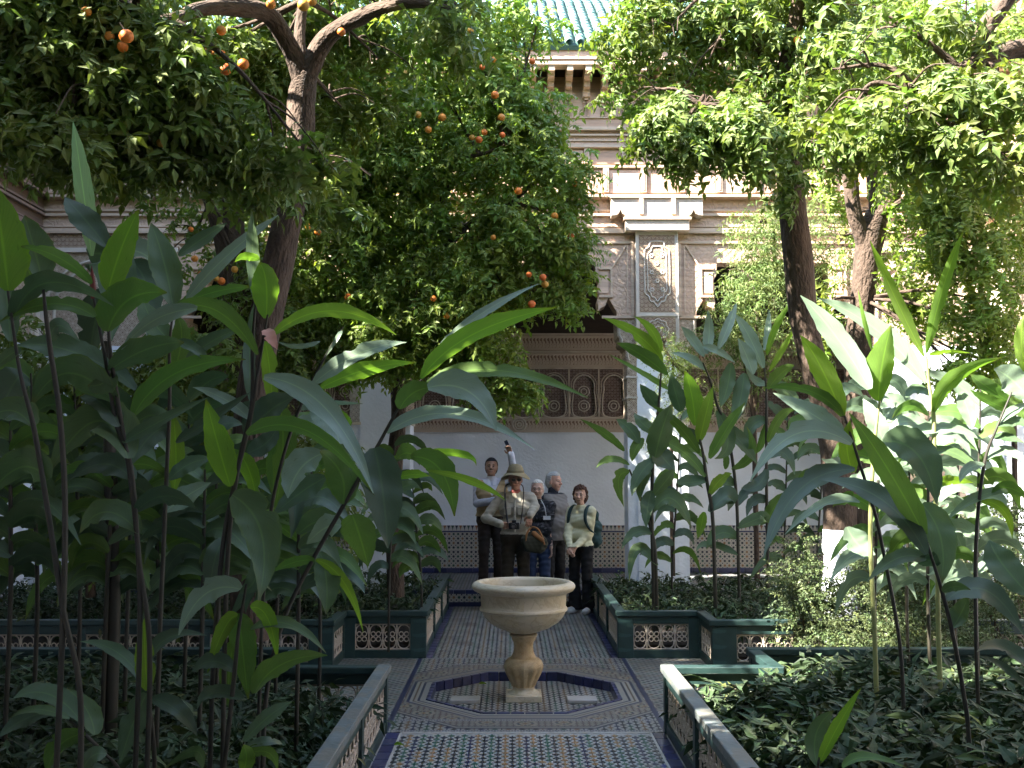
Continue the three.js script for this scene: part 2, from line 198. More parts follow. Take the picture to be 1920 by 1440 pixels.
// courtyard paving: two paths, the crossing strip and the middle square round the sunken octagon
const oct = (r, n = 8) => Array.from({ length: n }, (_, k) => [Math.cos((k + 0.5) * Math.PI / 4) * r, Math.sin((k + 0.5) * Math.PI / 4) * r]);
const R8 = 0.83;
{
  const midTex = canvasTex(1536, 2048, (g, W, H) => {                   // x -1..1, z -9.86..-7.08 seen from above, far edge at the top
    const S = W / 2, Y = H / 2.78, px = x => (x + 1) * S, pz = z => (z + 9.86) * Y;
    mosaic(g, W, H, 42, 34, ['#23272f', '#2f5a4a', '#23272f', '#7d6347', '#262c4c'], '#a9a9a6');
    const small = (x, y, s) => { g.fillStyle = '#9c968b'; g.fillRect(x - s, y - s, 2 * s, 2 * s); g.fillStyle = '#2b3350'; star(g, x, y, s * 0.95, s * 0.95); g.fillStyle = '#83664a'; g.beginPath(); g.arc(x, y, s * 0.4, 0, 7); g.fill(); };
    const poly = (r, fill) => { g.fillStyle = fill; g.beginPath(); oct(r).forEach(([x, z]) => g.lineTo(px(x), pz(CZ + z))); g.closePath(); g.fill(); };
    poly(1.30, '#3a3f52'); poly(1.275, '#a39f98'); poly(1.25, '#3a3f52');
    g.save(); g.beginPath(); oct(1.235).forEach(([x, z]) => g.lineTo(px(x), pz(CZ + z))); g.closePath(); g.clip();
    for (let j = 0; j < 70; j++) for (let i = 0; i < 60; i++) small(px(-1.3 + i * 0.045), pz(CZ - 1.5 + j * 0.045), 0.0225 * S);
    for (let k = 0; k < 24; k++) { const a = k / 24 * 2 * Math.PI, x = px(Math.cos(a) * 1.06), y = pz(CZ + Math.sin(a) * 1.06); g.fillStyle = '#a59d90'; g.beginPath(); g.arc(x, y, 0.085 * S, 0, 7); g.fill(); for (let q = 0; q < 12; q++) { g.fillStyle = ['#30385a', '#7c5f45', '#2c5146'][q % 3]; g.beginPath(); g.arc(x + Math.cos(q * Math.PI / 6) * 0.052 * S, y + Math.sin(q * Math.PI / 6) * 0.052 * S, 0.0125 * S, 0, 7); g.fill(); } g.fillStyle = '#8a6c4c'; star(g, x, y, 0.03 * S, 0.03 * S); }
    g.restore();
    [[1.01, '#8c8a86'], [0.995, '#424860'], [0.97, '#b0aca4'], [0.945, '#6e5b48'], [0.93, '#b0aca4'], [0.905, '#3c4258'], [0.885, '#a9a6a0']].forEach(([r, c]) => poly(r, c));
    for (const z of [-9.83, -9.52, -7.42, -7.12]) { g.fillStyle = '#b3b3b1'; g.fillRect(0, pz(z) - 14, W, 28); g.fillStyle = '#3a4264'; for (let i = 0; i < 100; i++) g.fillRect(i * W / 100, pz(z) - 7, W / 150, 14); }
    for (const x of [-0.97, 0.97]) { g.fillStyle = '#3c4260'; g.fillRect(px(x) - 16, 0, 32, H); }
  });
  midTex.repeat.set(1 / 2, 1 / 2.78); midTex.offset.set(0.5, -7.08 / 2.78);
  const midMat = std({ map: midTex, roughness: 0.42, color: C(0.58, 0.565, 0.53) });
  // local: x across, y up the sheet = towards the back, turned to lie flat
  const sheet = (x0, x1, z0, z1, hole) => { const g = ext([[x0, -z0], [x1, -z0], [x1, -z1], [x0, -z1]], 0.13, 0, hole ? [hole] : []); g.rotateX(-Math.PI / 2); g.translate(0, -0.13, 0); const p = g.attributes.position, uv = g.attributes.uv; for (let i = 0; i < p.count; i++) uv.setXY(i, p.getX(i), -p.getZ(i)); return g; };
  const mid = struct('pavement', sheet(-1, 1, -9.86, -7.08, oct(R8).map(([x, z]) => [x, -(CZ + z)])), midMat);
  const cross = std({ map: stripes.clone(), roughness: 0.45, color: C(0.54, 0.525, 0.49) }); cross.map.rotation = Math.PI / 2;
  for (const s of [-1, 1]) struct('pavement', sheet(s > 0 ? 1 : -XS, s > 0 ? XS : -1, -9.86, -7.08), cross);
  // sunken octagon: floor, blue rim tiles, two marble slabs
  const pool = new THREE.Group(); pool.name = 'fountain_pool'; pool.position.set(0, 0, CZ); scene.add(pool); pool.userData.kind = 'structure';
  const pf = ext(oct(R8 + 0.02), 0.06); pf.rotateX(-Math.PI / 2); pf.translate(0, -0.13, 0);
  { const p = pf.attributes.position, uv = pf.attributes.uv; for (let i = 0; i < p.count; i++) uv.setXY(i, p.getX(i), p.getZ(i)); }
  part('pool_floor', pf, M.mosaic, pool);
  const o8 = oct(R8);
  for (let k = 0; k < 8; k++) { const a = o8[k], b = o8[(k + 1) % 8], n = 6; for (let i = 0; i < n; i++) { const t0 = i / n + 0.006, t1 = (i + 1) / n - 0.006, L = (t1 - t0) * Math.hypot(b[0] - a[0], b[1] - a[1]); const g = bx(L, 0.078, 0.035, 0, 0, 0, 0.004); const m = part('rim_tile', g, M.blueTile[(i + k) % 4], pool); const t = (t0 + t1) / 2, nx = (a[0] + b[0]) / 2, nz = (a[1] + b[1]) / 2, l = Math.hypot(nx, nz); m.position.set(a[0] + (b[0] - a[0]) * t - nx / l * 0.012, -0.031, a[1] + (b[1] - a[1]) * t - nz / l * 0.012); m.rotation.y = -Math.atan2(b[1] - a[1], b[0] - a[0]); } }
  for (const s of [-1, 1]) part('marble_slab', bx(0.24, 0.03, 0.17, s * 0.47, -0.055, 0.06, 0.006), M.slab, pool);

  for (const [z0, z1, near] of [[-13.55, -9.86, 0], [-7.08, ZN, 1]]) {
    const path = new THREE.Group(); path.name = numbered('garden_path'); path.userData.kind = 'structure'; path.position.set(0, 0, z1); scene.add(path);
    const L = z1 - z0;
    if (!near) {
      const g = bl(-0.86, 0.86, -0.13, 0, -L, 0); part('mosaic_field', g, M.mosaic, path);
    } else {
      part('mosaic_bed', bl(-0.86, 0.86, -0.13, 0, -L, 0), M.mosaicBase, path);
      const P = 0.046, PZ = 0.082, nx = 37, nz = Math.floor((L - 0.1) / PZ), sh = SPINDLE.map(q => [q[0] * P * 0.56, q[1] * PZ * 0.495]);
      const tile = ext(sh, 0.0022); tile.rotateX(-Math.PI / 2);
      const by = [[], [], [], [], []], seq = [0, 1, 3, 2, 0, 1, 0, 2];
      for (let j = 0; j < nz; j++) for (let i = 0; i < nx; i++) { let c = seq[i % 8]; if (i % 2 && hash(i, Math.floor(j / 4), 9) < 0.45) c = 3 - c; if (rnd() < 0.04) c = Math.floor(rnd() * 5); by[c].push([(i - (nx - 1) / 2) * P, -L + 0.06 + (j + (i % 2 ? 0.5 : 1)) * PZ]); }
      const one = new THREE.Matrix4();
      by.forEach((list, c) => { const im = new THREE.InstancedMesh(tile, M.inkTile[c], list.length); im.name = 'mosaic_tile'; im.userData.kind = 'stuff'; im.receiveShadow = true; list.forEach(([x, z], i) => im.setMatrixAt(i, one.makeTranslation(x, 0.0004, z))); path.add(im); });
      for (const s of [-1, 1]) part('white_border', bl(s > 0 ? 0.845 : -0.862, s > 0 ? 0.862 : -0.845, -0.02, 0.004, -L + 0.02, 0), M.slab, path);
      part('white_border', bl(-0.845, 0.845, -0.02, 0.004, -L + 0.004, -L + 0.03), M.slab, path);
    }
    for (const s of [-1, 1]) for (let i = 0, n = Math.floor(L / 0.16); i < n; i++) part('border_tile', bx(0.088, 0.13, 0.156, s * 0.908, -0.065 + 0.002 * rnd(), -L + (i + 0.5) * L / n, 0.005), M.blueTile[Math.floor(rnd() * 4)], path);
    part('edge_strip', mg([bl(-1.03, -0.953, -0.13, -0.004, -L, 0), bl(0.953, 1.03, -0.13, -0.004, -L, 0)]), M.slab, path);
  }
}

function gallery(name, label, pos, turn, W, openings, level, dark) {
  const WD = dark ? M.darkCedar : M.wood, TR = dark ? M.darkCedarTrim : M.trim, CV = dark ? M.darkCedar[1] : M.carved;         // local: x along the front, front face at z 0, y up
  const G = thing(name, label, 'gallery', pos); G.rotation.y = turn;
  const h = W / 2, P = (n, g, m, l) => part(n, g, m, G, l);
  const edges = [-h]; for (const [c, w] of openings) edges.push(c - w, c + w); edges.push(h);
  // back room: floor, wall, ceiling
  const D = 2.34;
  P('gallery_floor', bl(-h, h, -0.13, YF, -D, -0.12), std({ map: M.mosaic.map, color: C(0.55, 0.55, 0.58), roughness: 0.45 }));
  P('step_riser', bl(-h, h, -0.13, YF - 0.05, -0.119, 0.001), M.dado);
  { const n = Math.floor(Math.min(W, 5) / 0.16), w = 0.16; for (let i = 0; i < n; i++) { P('step_tile', bx(w - 0.004, 0.052, 0.13, (i - n / 2 + 0.5) * w, YF - 0.024, -0.062, 0.006), M.blueTile[(i * 7) % 4]); } if (W > 5) for (const s of [-1, 1]) P('step_edge', bl(s > 0 ? n * w / 2 : -h, s > 0 ? h : -n * w / 2, YF - 0.05, YF + 0.002, -0.127, 0.003), M.blueTile[0]); P('step_foot', bl(-h, h, -0.13, 0.045, 0.001, 0.012), M.blueTile[2]); }
  const wz = -D;
  P('plaster_wall', bl(-h, h, 0.85, 2.41, wz - 0.3, wz), M.plaster);
  P('tile_dado', bl(-h, h, YF + 0.08, 0.85, wz - 0.3, wz + 0.012), M.dado);
  P('dado_line', bl(-h, h, 0.835, 0.855, wz, wz + 0.016), M.blueTile[0]);
  { const g = bl(-h, h, 0.855, 0.94, wz, wz + 0.012), uv = g.attributes.uv; for (let i = 0; i < uv.count; i++) uv.setY(i, (uv.getY(i) - 0.855) / 0.085 * 0.09); P('dado_frieze', g, M.frieze); }
  if (level) { const n = Math.floor(W / 0.2); for (let i = 0; i < n; i++) { const x = -h + (i + 0.5) * W / n; if (Math.abs(x) < 2.4 || (x > 0 && x < 4.7)) P('skirting_tile', bx(W / n - 0.004, 0.076, 0.03, x, YF + 0.04, wz + 0.013, 0.005), M.blueTile[(i * 5) % 4]); } }
  P('skirting', bl(-h, h, YF, YF + 0.078, wz - 0.01, wz + 0.008), M.blueTile[2]);
  const frieze = (y0, y1) => { const g = bl(-h, h, y0, y1, wz - 0.2, wz + 0.02), uv = g.attributes.uv; for (let i = 0; i < uv.count; i++) uv.setY(i, (uv.getY(i) - y0) / (y1 - y0) * 0.16); return g; };
  P('stucco_frieze', frieze(2.44, 2.62), M.script); P('stucco_frieze', frieze(3.45, 3.68), M.script); P('stucco_frieze', frieze(3.72, 3.96), M.script);
  for (const y of [2.41, 2.62, 3.42, 3.68, 3.96]) P('stucco_moulding', bl(-h, h, y, y + 0.035, wz - 0.2, wz + 0.045), M.stucco);
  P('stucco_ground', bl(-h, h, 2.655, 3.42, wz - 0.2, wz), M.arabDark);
  { const bay = 0.476, n = level ? 7 : 0; for (let i = -n; i <= n; i++) {
    const x = i * bay + 0.1, o = [[-bay / 2, 0], [bay / 2, 0], [bay / 2, 0.76], [-bay / 2, 0.76]], a = []; const w = bay * 0.34; a.push([w, 0.03], [w, 0.45]); for (let k = 1; k < 12; k++) a.push([Math.cos(k / 12 * Math.PI) * w * 1.08, 0.45 + Math.sin(k / 12 * Math.PI) * 0.22]); a.push([-w, 0.45], [-w, 0.03]);
    const g = ext(o, 0.035, 0, [a]); g.translate(x, 2.655, wz + 0.002); const m = P('arch_panel', g, M.arabDark);
    const path = a.map(p => V(x + p[0], 2.655 + p[1], wz + 0.04)); part('arch_rib', tube(path, 0.011, 36, 5, true), M.stuccoPale, m); part('arch_rib', tube(path.map(p => V(x + (p.x - x) * 1.22, 2.655 + (p.y - 2.655) * 1.05, p.z)), 0.009, 36, 5, true), M.stucco, m);
    part('side_rib', mg([bl(x - bay / 2 - 0.012, x - bay / 2 + 0.012, 2.66, 3.42, wz, wz + 0.05)]), M.stucco, m);
    for (const yy of i % 2 ? [2.83] : [2.83, 3.06]) part('rosette', mg([new THREE.TorusGeometry(0.085, 0.01, 5, 20), new THREE.TorusGeometry(0.045, 0.009, 5, 14)].map(q => q.translate(x, yy, wz + 0.012))), M.stuccoPale, m);
  } for (const y of [2.53, 3.57]) for (const k of [-2, 0, 2]) P('medallion', mg([new THREE.TorusGeometry(0.105, 0.014, 6, 24), new THREE.TorusGeometry(0.07, 0.012, 6, 20), new THREE.TorusGeometry(0.03, 0.012, 6, 12)].map(q => q.translate(k * 0.97 + 0.02, y, wz + 0.035))), M.stuccoPale); }
  P('dark_cornice', bl(-h, h, 3.995, 4.8, wz - 0.2, wz + 0.06), M.darkWood);
  P('ceiling', bl(-h, h, 4.8, 4.95, -D - 0.3, -0.3), M.darkWood);
  for (let i = 0, n = Math.floor(W / 0.6); i < n; i++) P('ceiling_beam', bl(-h + i * 0.6 + 0.2, -h + i * 0.6 + 0.32, 4.66, 4.8, -D, -0.3), M.darkWood);
  if (name === 'gallery_hall') for (const s of [-1, 1]) P('end_wall', bl(s > 0 ? h : -h - 0.3, s > 0 ? h + 0.3 : -h, -0.1, 4.9, -D - 0.3, -0.05), M.plasterCream);

  // piers
  for (let k = 0; k < edges.length; k += 2) {
    const x0 = edges[k], x1 = edges[k + 1], end = k === 0 || k === edges.length - 2;
    P('pier', bl(x0 + (k ? 0.13 : 0), x1 - (k < edges.length - 2 ? 0.13 : 0), YF, 3.5, -0.5, -0.001), end ? M.plaster : M.plaster);
    const sides = []; if (k) sides.push([x0, 1]); if (k < edges.length - 2) sides.push([x1, -1]);
    for (const [x, s] of sides) {
      const q = (a, b) => [Math.min(x + s * a, x + s * b), Math.max(x + s * a, x + s * b)];
      P('pier_jamb', bl(...q(0.0, 0.13), YF, 2.42, -0.5, -0.02), M.plaster);
      P('jamb_ledge', bl(...q(-0.02, 0.15), 2.42, 2.46, -0.52, 0.01), M.stuccoPale);
      P('stucco_jamb', bl(...q(-0.005, 0.13), 2.46, 3.3, -0.5, 0.006), end || x * s < 0 ? M.laceWhite : M.lattice);
      for (const yy of [2.78, 3.06]) P('jamb_moulding', bl(...q(-0.015, 0.14), yy, yy + 0.025, -0.5, 0.016), M.stuccoPale);
      const c = [[0.13, 0], [0, 0], [-0.02, 0.05], [-0.015, 0.14], [-0.05, 0.2], [-0.09, 0.22], [-0.1, 0.3], [-0.125, 0.33], [-0.13, 0.56], [0.13, 0.56]].map(p => [x + s * p[0], 3.3 + p[1]]);
      const g = ext(s > 0 ? c.reverse() : c, 0.5, 0.004); g.translate(0, 0, -0.495); P('stucco_corbel', g, M.lattice);
      const rib = c.filter((p, i) => Math.abs(p[0] - x) < 0.131 && p[0] !== x + s * 0.13).map(p => V(p[0] + s * 0.03, p[1], 0.015)); P('corbel_rib', tube(rib, 0.012, 20, 5), M.stuccoPale);
    }
  }
  // carved wood over the openings, with stepped and pointed soffits
  const pts = []; const y0 = 3.5, yt = 5.06; const xa = edges[1], xb = edges[edges.length - 2];
  pts.push([xa, yt], [xa, y0]);
  const pier0 = xa; let first = true;
  for (const [c, w] of openings) {
    if (!first) pts.push([c - w, y0]); first = false;
    const half = [[w, y0], [w, 3.86], [w - 0.13, 3.86], [w - 0.14, 3.98], [w - 0.2, 4.08], [w - 0.25, 4.17], [w - 0.29, 4.06], [w - 0.36, 4.02], [w - 0.385, 3.98], [w - 0.40, 4.12], [w - 0.375, 4.22], [w - 0.40, 4.3], [w - 0.38, 4.4], [w - 0.42, 4.5], [w - 0.43, 4.66]];
    for (const p of half) pts.push([c - p[0], p[1]]);
    for (const p of half.slice().reverse()) pts.push([c + p[0], p[1]]);
  }
  pts.push([xb, y0], [xb, yt]);
  const clean = pts.filter((p, i) => !i || Math.hypot(p[0] - pts[i - 1][0], p[1] - pts[i - 1][1]) > 1e-4);
  { const g = ext(clean.reverse(), 0.3, 0); g.translate(0, 0, -0.3); P('carved_wall', g, CV); }
  for (const [a, b] of [[-h, xa], [xb, h]]) {
    P('stucco_wall', bl(a, b, 3.5, 4.86, -0.4, -0.002), M.lattice); P('stucco_frieze', bl(a, b, 4.86, 5.06, -0.3, 0.012), M.arab);
    const cx = (a + b) / 2, hw = (b - a) / 2 - 0.1; for (const k of [1, 0.86]) P('arch_rib', tube([V(cx - hw * k, 2.9, 0.01), V(cx - hw * k, 4.0, 0.01), ...Array.from({ length: 9 }, (_, i) => V(cx - Math.cos((i + 0.5) / 9 * Math.PI) * hw * k, 4.05 + Math.sin((i + 0.5) / 9 * Math.PI) * 0.66 * k, 0.01)), V(cx + hw * k, 4.0, 0.01), V(cx + hw * k, 2.9, 0.01)], 0.022, 60, 6), M.stuccoPale);
    P('stucco_moulding', mg([bl(a, b, 4.8, 4.86, -0.1, 0.04), bl(a + 0.02, a + 0.09, 2.6, 4.8, -0.1, 0.03), bl(b - 0.09, b - 0.02, 2.6, 4.8, -0.1, 0.03)]), M.stuccoPale);
  }
  for (const [c, w] of openings) for (const s of [-1, 1]) {
    const e = c + s * (w - 0.36), p = c + s * (w + 0.1), q = (a, b) => [Math.min(a, b), Math.max(a, b)];
    P('moulding', bl(...q(p, p - s * 0.035), 3.9, 4.95, -0.01, 0.03), TR); P('moulding', bl(...q(p - s * 0.075, p - s * 0.095), 3.95, 4.9, -0.01, 0.02), TR);
    P('moulding', bl(...q(c, p), 4.92, 4.955, -0.01, 0.032), TR); P('moulding', bl(...q(p, e + s * 0.02), 3.88, 3.915, -0.01, 0.03), TR);
    P('moulding', bl(...q(e - s * 0.02, e + s * 0.17), 4.56, 4.595, -0.01, 0.032), TR); P('moulding', bl(...q(e - s * 0.02, e + s * 0.17), 4.17, 4.2, -0.01, 0.032), TR); P('moulding', bl(...q(e + s * 0.14, e + s * 0.17), 4.2, 4.56, -0.01, 0.03), TR);
    P('inset_panel', bl(...q(e - s * 0.01, e + s * 0.11), 4.23, 4.53, -0.01, 0.014), WD[2]);
    { const a = V(e + s * 0.17, 4.595, 0.012), b = V(p - s * 0.1, 4.9, 0.012), L = a.distanceTo(b); const m = P('mitre_strip', bx(L, 0.02, 0.03), TR); m.position.copy(a).lerp(b, 0.5); m.rotation.z = Math.atan2(b.y - a.y, b.x - a.x); }
  }
  // pilasters of cut stucco on the inner piers
  for (let k = 2; k < edges.length - 2; k += 2) {
    const c = (edges[k] + edges[k + 1]) / 2, w = 0.29;
    P('pilaster', bl(c - w, c + w, 3.5, 5.07, -0.1, 0.11), M.stuccoPale);
    P('pilaster_panel', bl(c - w + 0.045, c + w - 0.045, 3.95, 5.02, 0.1, 0.114), M.arab); P('pilaster_panel', bl(c - w + 0.045, c + w - 0.045, 3.54, 3.88, 0.1, 0.114), M.arab);
    P('pilaster_edge', mg([bl(c - w, c - w + 0.02, 3.5, 5.07, 0.11, 0.125), bl(c + w - 0.02, c + w, 3.5, 5.07, 0.11, 0.125), bl(c - w + 0.02, c + w - 0.02, 3.895, 3.92, 0.11, 0.125)]), M.stuccoPale);
    for (const [k2, rr2] of [[1, 0.011], [0.76, 0.009]]) { const a = [[0, 4.02], [0.05, 4.09], [0.1, 4.1], [0.12, 4.17], [0.165, 4.2], [0.17, 4.3], [0.17, 4.75], [0.16, 4.82], [0.11, 4.85], [0.09, 4.92], [0.04, 4.93]].map(p => [p[0] * k2, 4.47 + (p[1] - 4.47) * (k2 < 1 ? 0.84 : 1)]); const loop = [...a, ...a.slice(1).reverse().map(p => [-p[0], p[1]])].map(p => V(c + p[0], p[1], 0.118)); P('cartouche_rib', tube(loop, rr2, 70, 5, true), M.stuccoPale); }
    for (const [dx, y] of [[0, 4.62], [-0.075, 4.5], [0.075, 4.5], [0, 4.38], [-0.075, 4.26], [0.075, 4.26], [-0.075, 4.73], [0.075, 4.73]]) { const f = []; for (let q = 0; q < 6; q++) f.push(new THREE.SphereGeometry(0.014, 6, 4).scale(1, 1, 0.5).translate(c + dx + Math.cos(q * Math.PI / 3) * 0.022, y + Math.sin(q * Math.PI / 3) * 0.022, 0.118)); P('floret', mg(f), M.stuccoPale); }
    { const loop = Array.from({ length: 48 }, (_, i) => { const a = i / 48 * 2 * Math.PI, r = 0.125 + 0.02 * Math.abs(Math.cos(a * 4)); return V(c + Math.cos(a) * r, 3.71 + Math.sin(a) * r, 0.118); }); P('rosette', mg([tube(loop, 0.009, 80, 5, true), tube(loop.map(p => V(c + (p.x - c) * 0.72, 3.71 + (p.y - 3.71) * 0.72, p.z)), 0.007, 80, 5, true), new THREE.TorusGeometry(0.04, 0.01, 5, 18).translate(c, 3.71, 0.118)]), M.stuccoPale); }
    // capital: narrow block, then a wide one with pointed hollows below its ends
    const cap = [[-0.43, 5.07], [0.43, 5.07], [0.43, 5.24]], r = [[0.43, 5.27], [0.47, 5.3], [0.5, 5.36], [0.53, 5.3], [0.56, 5.28], [0.62, 5.27], [0.62, 5.54]]; const pr = [...cap, ...r, ...r.slice().reverse().map(p => [-p[0], p[1]]), [-0.43, 5.24]].map(p => [c + p[0], p[1]]);
    const g = ext(pr, 0.2, 0.006); g.translate(0, 0, 0.0); P('capital', g, M.stucco); P('capital_moulding', mg([bl(c - 0.46, c + 0.46, 5.21, 5.245, 0, 0.235), bl(c - 0.64, c + 0.64, 5.51, 5.545, 0, 0.235)]), TR);
    for (const s of [-0.22, 0.22]) P('stile', bl(c + s - 0.03, c + s + 0.03, 5.28, 5.5, 0.19, 0.235, 0.004), TR);
  }
  // bands above: mouldings and rows of boards between stiles
  P('frieze_board', bl(-h, h, 5.06, 5.54, -0.3, 0.02), CV);
  for (const [y, t, z] of [[5.06, 0.07, 0.06], [5.15, 0.02, 0.04], [5.3, 0.035, 0.07], [5.37, 0.03, 0.05]]) P('moulding', bl(-h, h, y, y + t, -0.05, z, 0.004), TR);
  P('attic_wall', bl(-h, h, 5.54, 7.4, -0.3, 0.1), WD[1]);
  for (const [y, t, z] of [[5.545, 0.035, 0.15], [5.955, 0.035, 0.155], [6.235, 0.05, 0.17], [6.33, 0.02, 0.15], [6.4, 0.025, 0.17], [6.47, 0.05, 0.2], [6.65, 0.018, 0.17]]) P('moulding', bl(-h, h, y, y + t, 0.02, z, 0.004), TR);
  P('carved_band', bl(-h, h, 6.29, 6.47, 0.05, 0.125), CV); P('plain_band', bl(-h, h, 6.52, 6.65, 0.05, 0.14), WD[1]); P('bracket_board', bl(-h, h, 6.67, 7.03, 0.05, 0.13), WD[2]);
  for (const [ya, yb, off] of [[5.58, 5.955, 0], [5.99, 6.235, 0.26]]) for (let x = -h + off, i = 0; x < h - 0.02; x += 0.52, i++) {
    const e = Math.min(h, x + 0.52); if (e - x > 0.15) P('board', bl(x + 0.05, e - 0.05, ya + 0.025, yb - 0.025, 0.09, 0.116 + 0.004 * rnd(), 0.005), WD[Math.floor(rnd() * 4)]);
    P('stile', bl(Math.max(-h, x - 0.04), x + 0.04, ya + 0.03, yb, 0.09, 0.15, 0.004), TR); P('stile_core', bl(Math.max(-h, x - 0.015), x + 0.015, ya + 0.06, yb - 0.03, 0.15, 0.158), WD[1]);
  }
  P('soffit', bl(-h, h, 7.26, 7.3, 0.05, 0.62), M.darkWood);
  for (let x = -h + 0.12; x < h; x += 0.247) {
    if (level) {
      P('bracket', mg([bl(x - 0.045, x + 0.045, 7.1, 7.26, 0.12, 0.52), bl(x - 0.05, x + 0.05, 6.93, 7.1, 0.12, 0.24), bl(x - 0.04, x + 0.04, 7.02, 7.12, 0.2, 0.36), bl(x - 0.03, x + 0.03, 6.9, 6.95, 0.12, 0.2)]), WD[2]);
      for (const s of [-0.028, 0.028]) P('colonnette', mg([bl(x + s - 0.012, x + s + 0.012, 6.68, 6.89, 0.12, 0.155), bl(x + s - 0.02, x + s + 0.02, 6.67, 6.7, 0.12, 0.165), bl(x + s - 0.02, x + s + 0.02, 6.86, 6.89, 0.12, 0.165), bl(x + s - 0.017, x + s + 0.017, 6.77, 6.79, 0.12, 0.16)]), WD[3]);
    } else P('bracket', bl(x - 0.045, x + 0.045, 6.95, 7.26, 0.12, 0.45), WD[2]);
    P('rafter_end', bl(x - 0.04, x + 0.04, 7.13, 7.2, 0.5, 0.66), TR);
  }
  P('eave_board', bl(-h, h, 7.2, 7.25, 0.5, 0.68, 0.006), TR); P('fascia', bl(-h, h, 7.25, 7.42, 0.55, 0.62), WD[1]);
  P('roof_bed', (() => { const g = bx(W, 0.06, 3.9, 0, 0, 0); g.rotateX(0.6); g.translate(0, 7.44 + Math.sin(0.6) * 1.95, 0.66 - Math.cos(0.6) * 1.95); return g; })(), M.roofBed);
  P('parapet', bl(-h, h, 7.3, 9.3, -3.4, -2.3), M.stucco);
  if (level) {
    const tileGeo = (() => { const pos = [], idx = [], n = 6; for (const [z, r, y] of [[0, 0.062, 0.012], [-0.27, 0.05, 0]]) for (let i = 0; i <= n; i++) { const a = i / n * Math.PI; pos.push(-Math.cos(a) * r, Math.sin(a) * r * 0.95 + y, z); } for (let i = 0; i <= n; i++) { const a = i / n * Math.PI; pos.push(-Math.cos(a) * 0.048, Math.sin(a) * 0.048 * 0.95 + 0.004, 0); } for (let i = 0; i < n; i++) { const a = i, b = i + n + 1; idx.push(a, a + 1, b, b, a + 1, b + 1); const c = i + 2 * n + 2; idx.push(a, c, a + 1, c, c + 1, a + 1); } const g = new THREE.BufferGeometry(); g.setAttribute('position', new THREE.Float32BufferAttribute(pos, 3)); g.setIndex(idx); g.computeVertexNormals(); g.setAttribute('uv', new THREE.Float32BufferAttribute(pos.flatMap((v, i) => i % 3 === 0 ? [v] : i % 3 === 2 ? [v] : []), 2)); return g; })();
    const rest = [], mm = new THREE.Matrix4(), e = new THREE.Euler(0.6, 0, 0), qq = new THREE.Quaternion();
    for (let i = 0, n = Math.floor(W / 0.15); i < n; i++) for (let j = 0; j < 16; j++) {
      const x = -h + (i + 0.5) * W / n, s = 0.02 + j * 0.235, p = V(x + rr(-0.004, 0.004), 7.48 + Math.sin(0.6) * s, 0.70 - Math.cos(0.6) * s); e.set(0.6 + rr(-0.02, 0.02), rr(-0.04, 0.04), 0); qq.setFromEuler(e);
      if (x > -0.35 && x < 2.2) { const t = P('roof_tile', tileGeo, M.roofTile[Math.floor(rnd() * 4)]); t.position.copy(p); t.quaternion.copy(qq); } else rest.push(mm.compose(p, qq, V(1, 1, 1)).clone());
    }
    const im = new THREE.InstancedMesh(tileGeo, M.roofTile[0], rest.length); rest.forEach((m, i) => { im.setMatrixAt(i, m); im.setColorAt(i, new THREE.Color().setScalar(rr(0.7, 1.3))); }); im.name = 'roof_tiles'; im.userData.kind = 'stuff'; im.castShadow = im.receiveShadow = true; G.add(im);
  }
  return G;
}
const far = gallery('gallery_hall', 'carved cedar and stucco gallery front behind the people, green tiled roof', V(0, 0, ZF), 0, XS * 2, [[-3.5, 1.2], [0, 1.48], [3.5, 1.2]], 1);
const LZ = ZN - ZF;
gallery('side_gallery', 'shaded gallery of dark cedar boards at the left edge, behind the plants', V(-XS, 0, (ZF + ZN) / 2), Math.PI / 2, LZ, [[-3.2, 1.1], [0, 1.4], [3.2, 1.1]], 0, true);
gallery('side_gallery', 'sunlit gallery wall at the right edge, seen through hanging foliage', V(XS, 0, (ZF + ZN) / 2), -Math.PI / 2, LZ, [[-3.2, 1.1], [0, 1.4], [3.2, 1.1]], 0);
gallery('entrance_gallery', 'gallery on the viewer side of the courtyard, out of the picture', V(0, 0, ZN), Math.PI, XS * 2, [[-3.9, 1.2], [0, 1.9], [3.9, 1.2]], 0);
{ // tall plank door in the corner of the far hall
  const d = thing('wooden_door', 'tall brown plank door in the corner behind the right-hand tree', 'door', V(5.62, YF, ZF + 0.02)); for (let i = 0; i < 4; i++) part('plank', bl(-0.3 + i * 0.15 + 0.003, -0.3 + (i + 1) * 0.15 - 0.003, 0.02, 2.3, 0, 0.05, 0.004), M.wood[(i * 3) % 4], d); part('door_frame', mg([bl(-0.38, -0.3, 0, 2.4, 0, 0.08), bl(0.3, 0.38, 0, 2.4, 0, 0.08), bl(-0.3, 0.3, 2.3, 2.4, 0, 0.08)]), M.trim, d); part('door_rail', mg([bl(-0.29, 0.29, 0.5, 0.6, 0.05, 0.07), bl(-0.29, 0.29, 1.7, 1.8, 0.05, 0.07)]), M.wood[3], d);
}

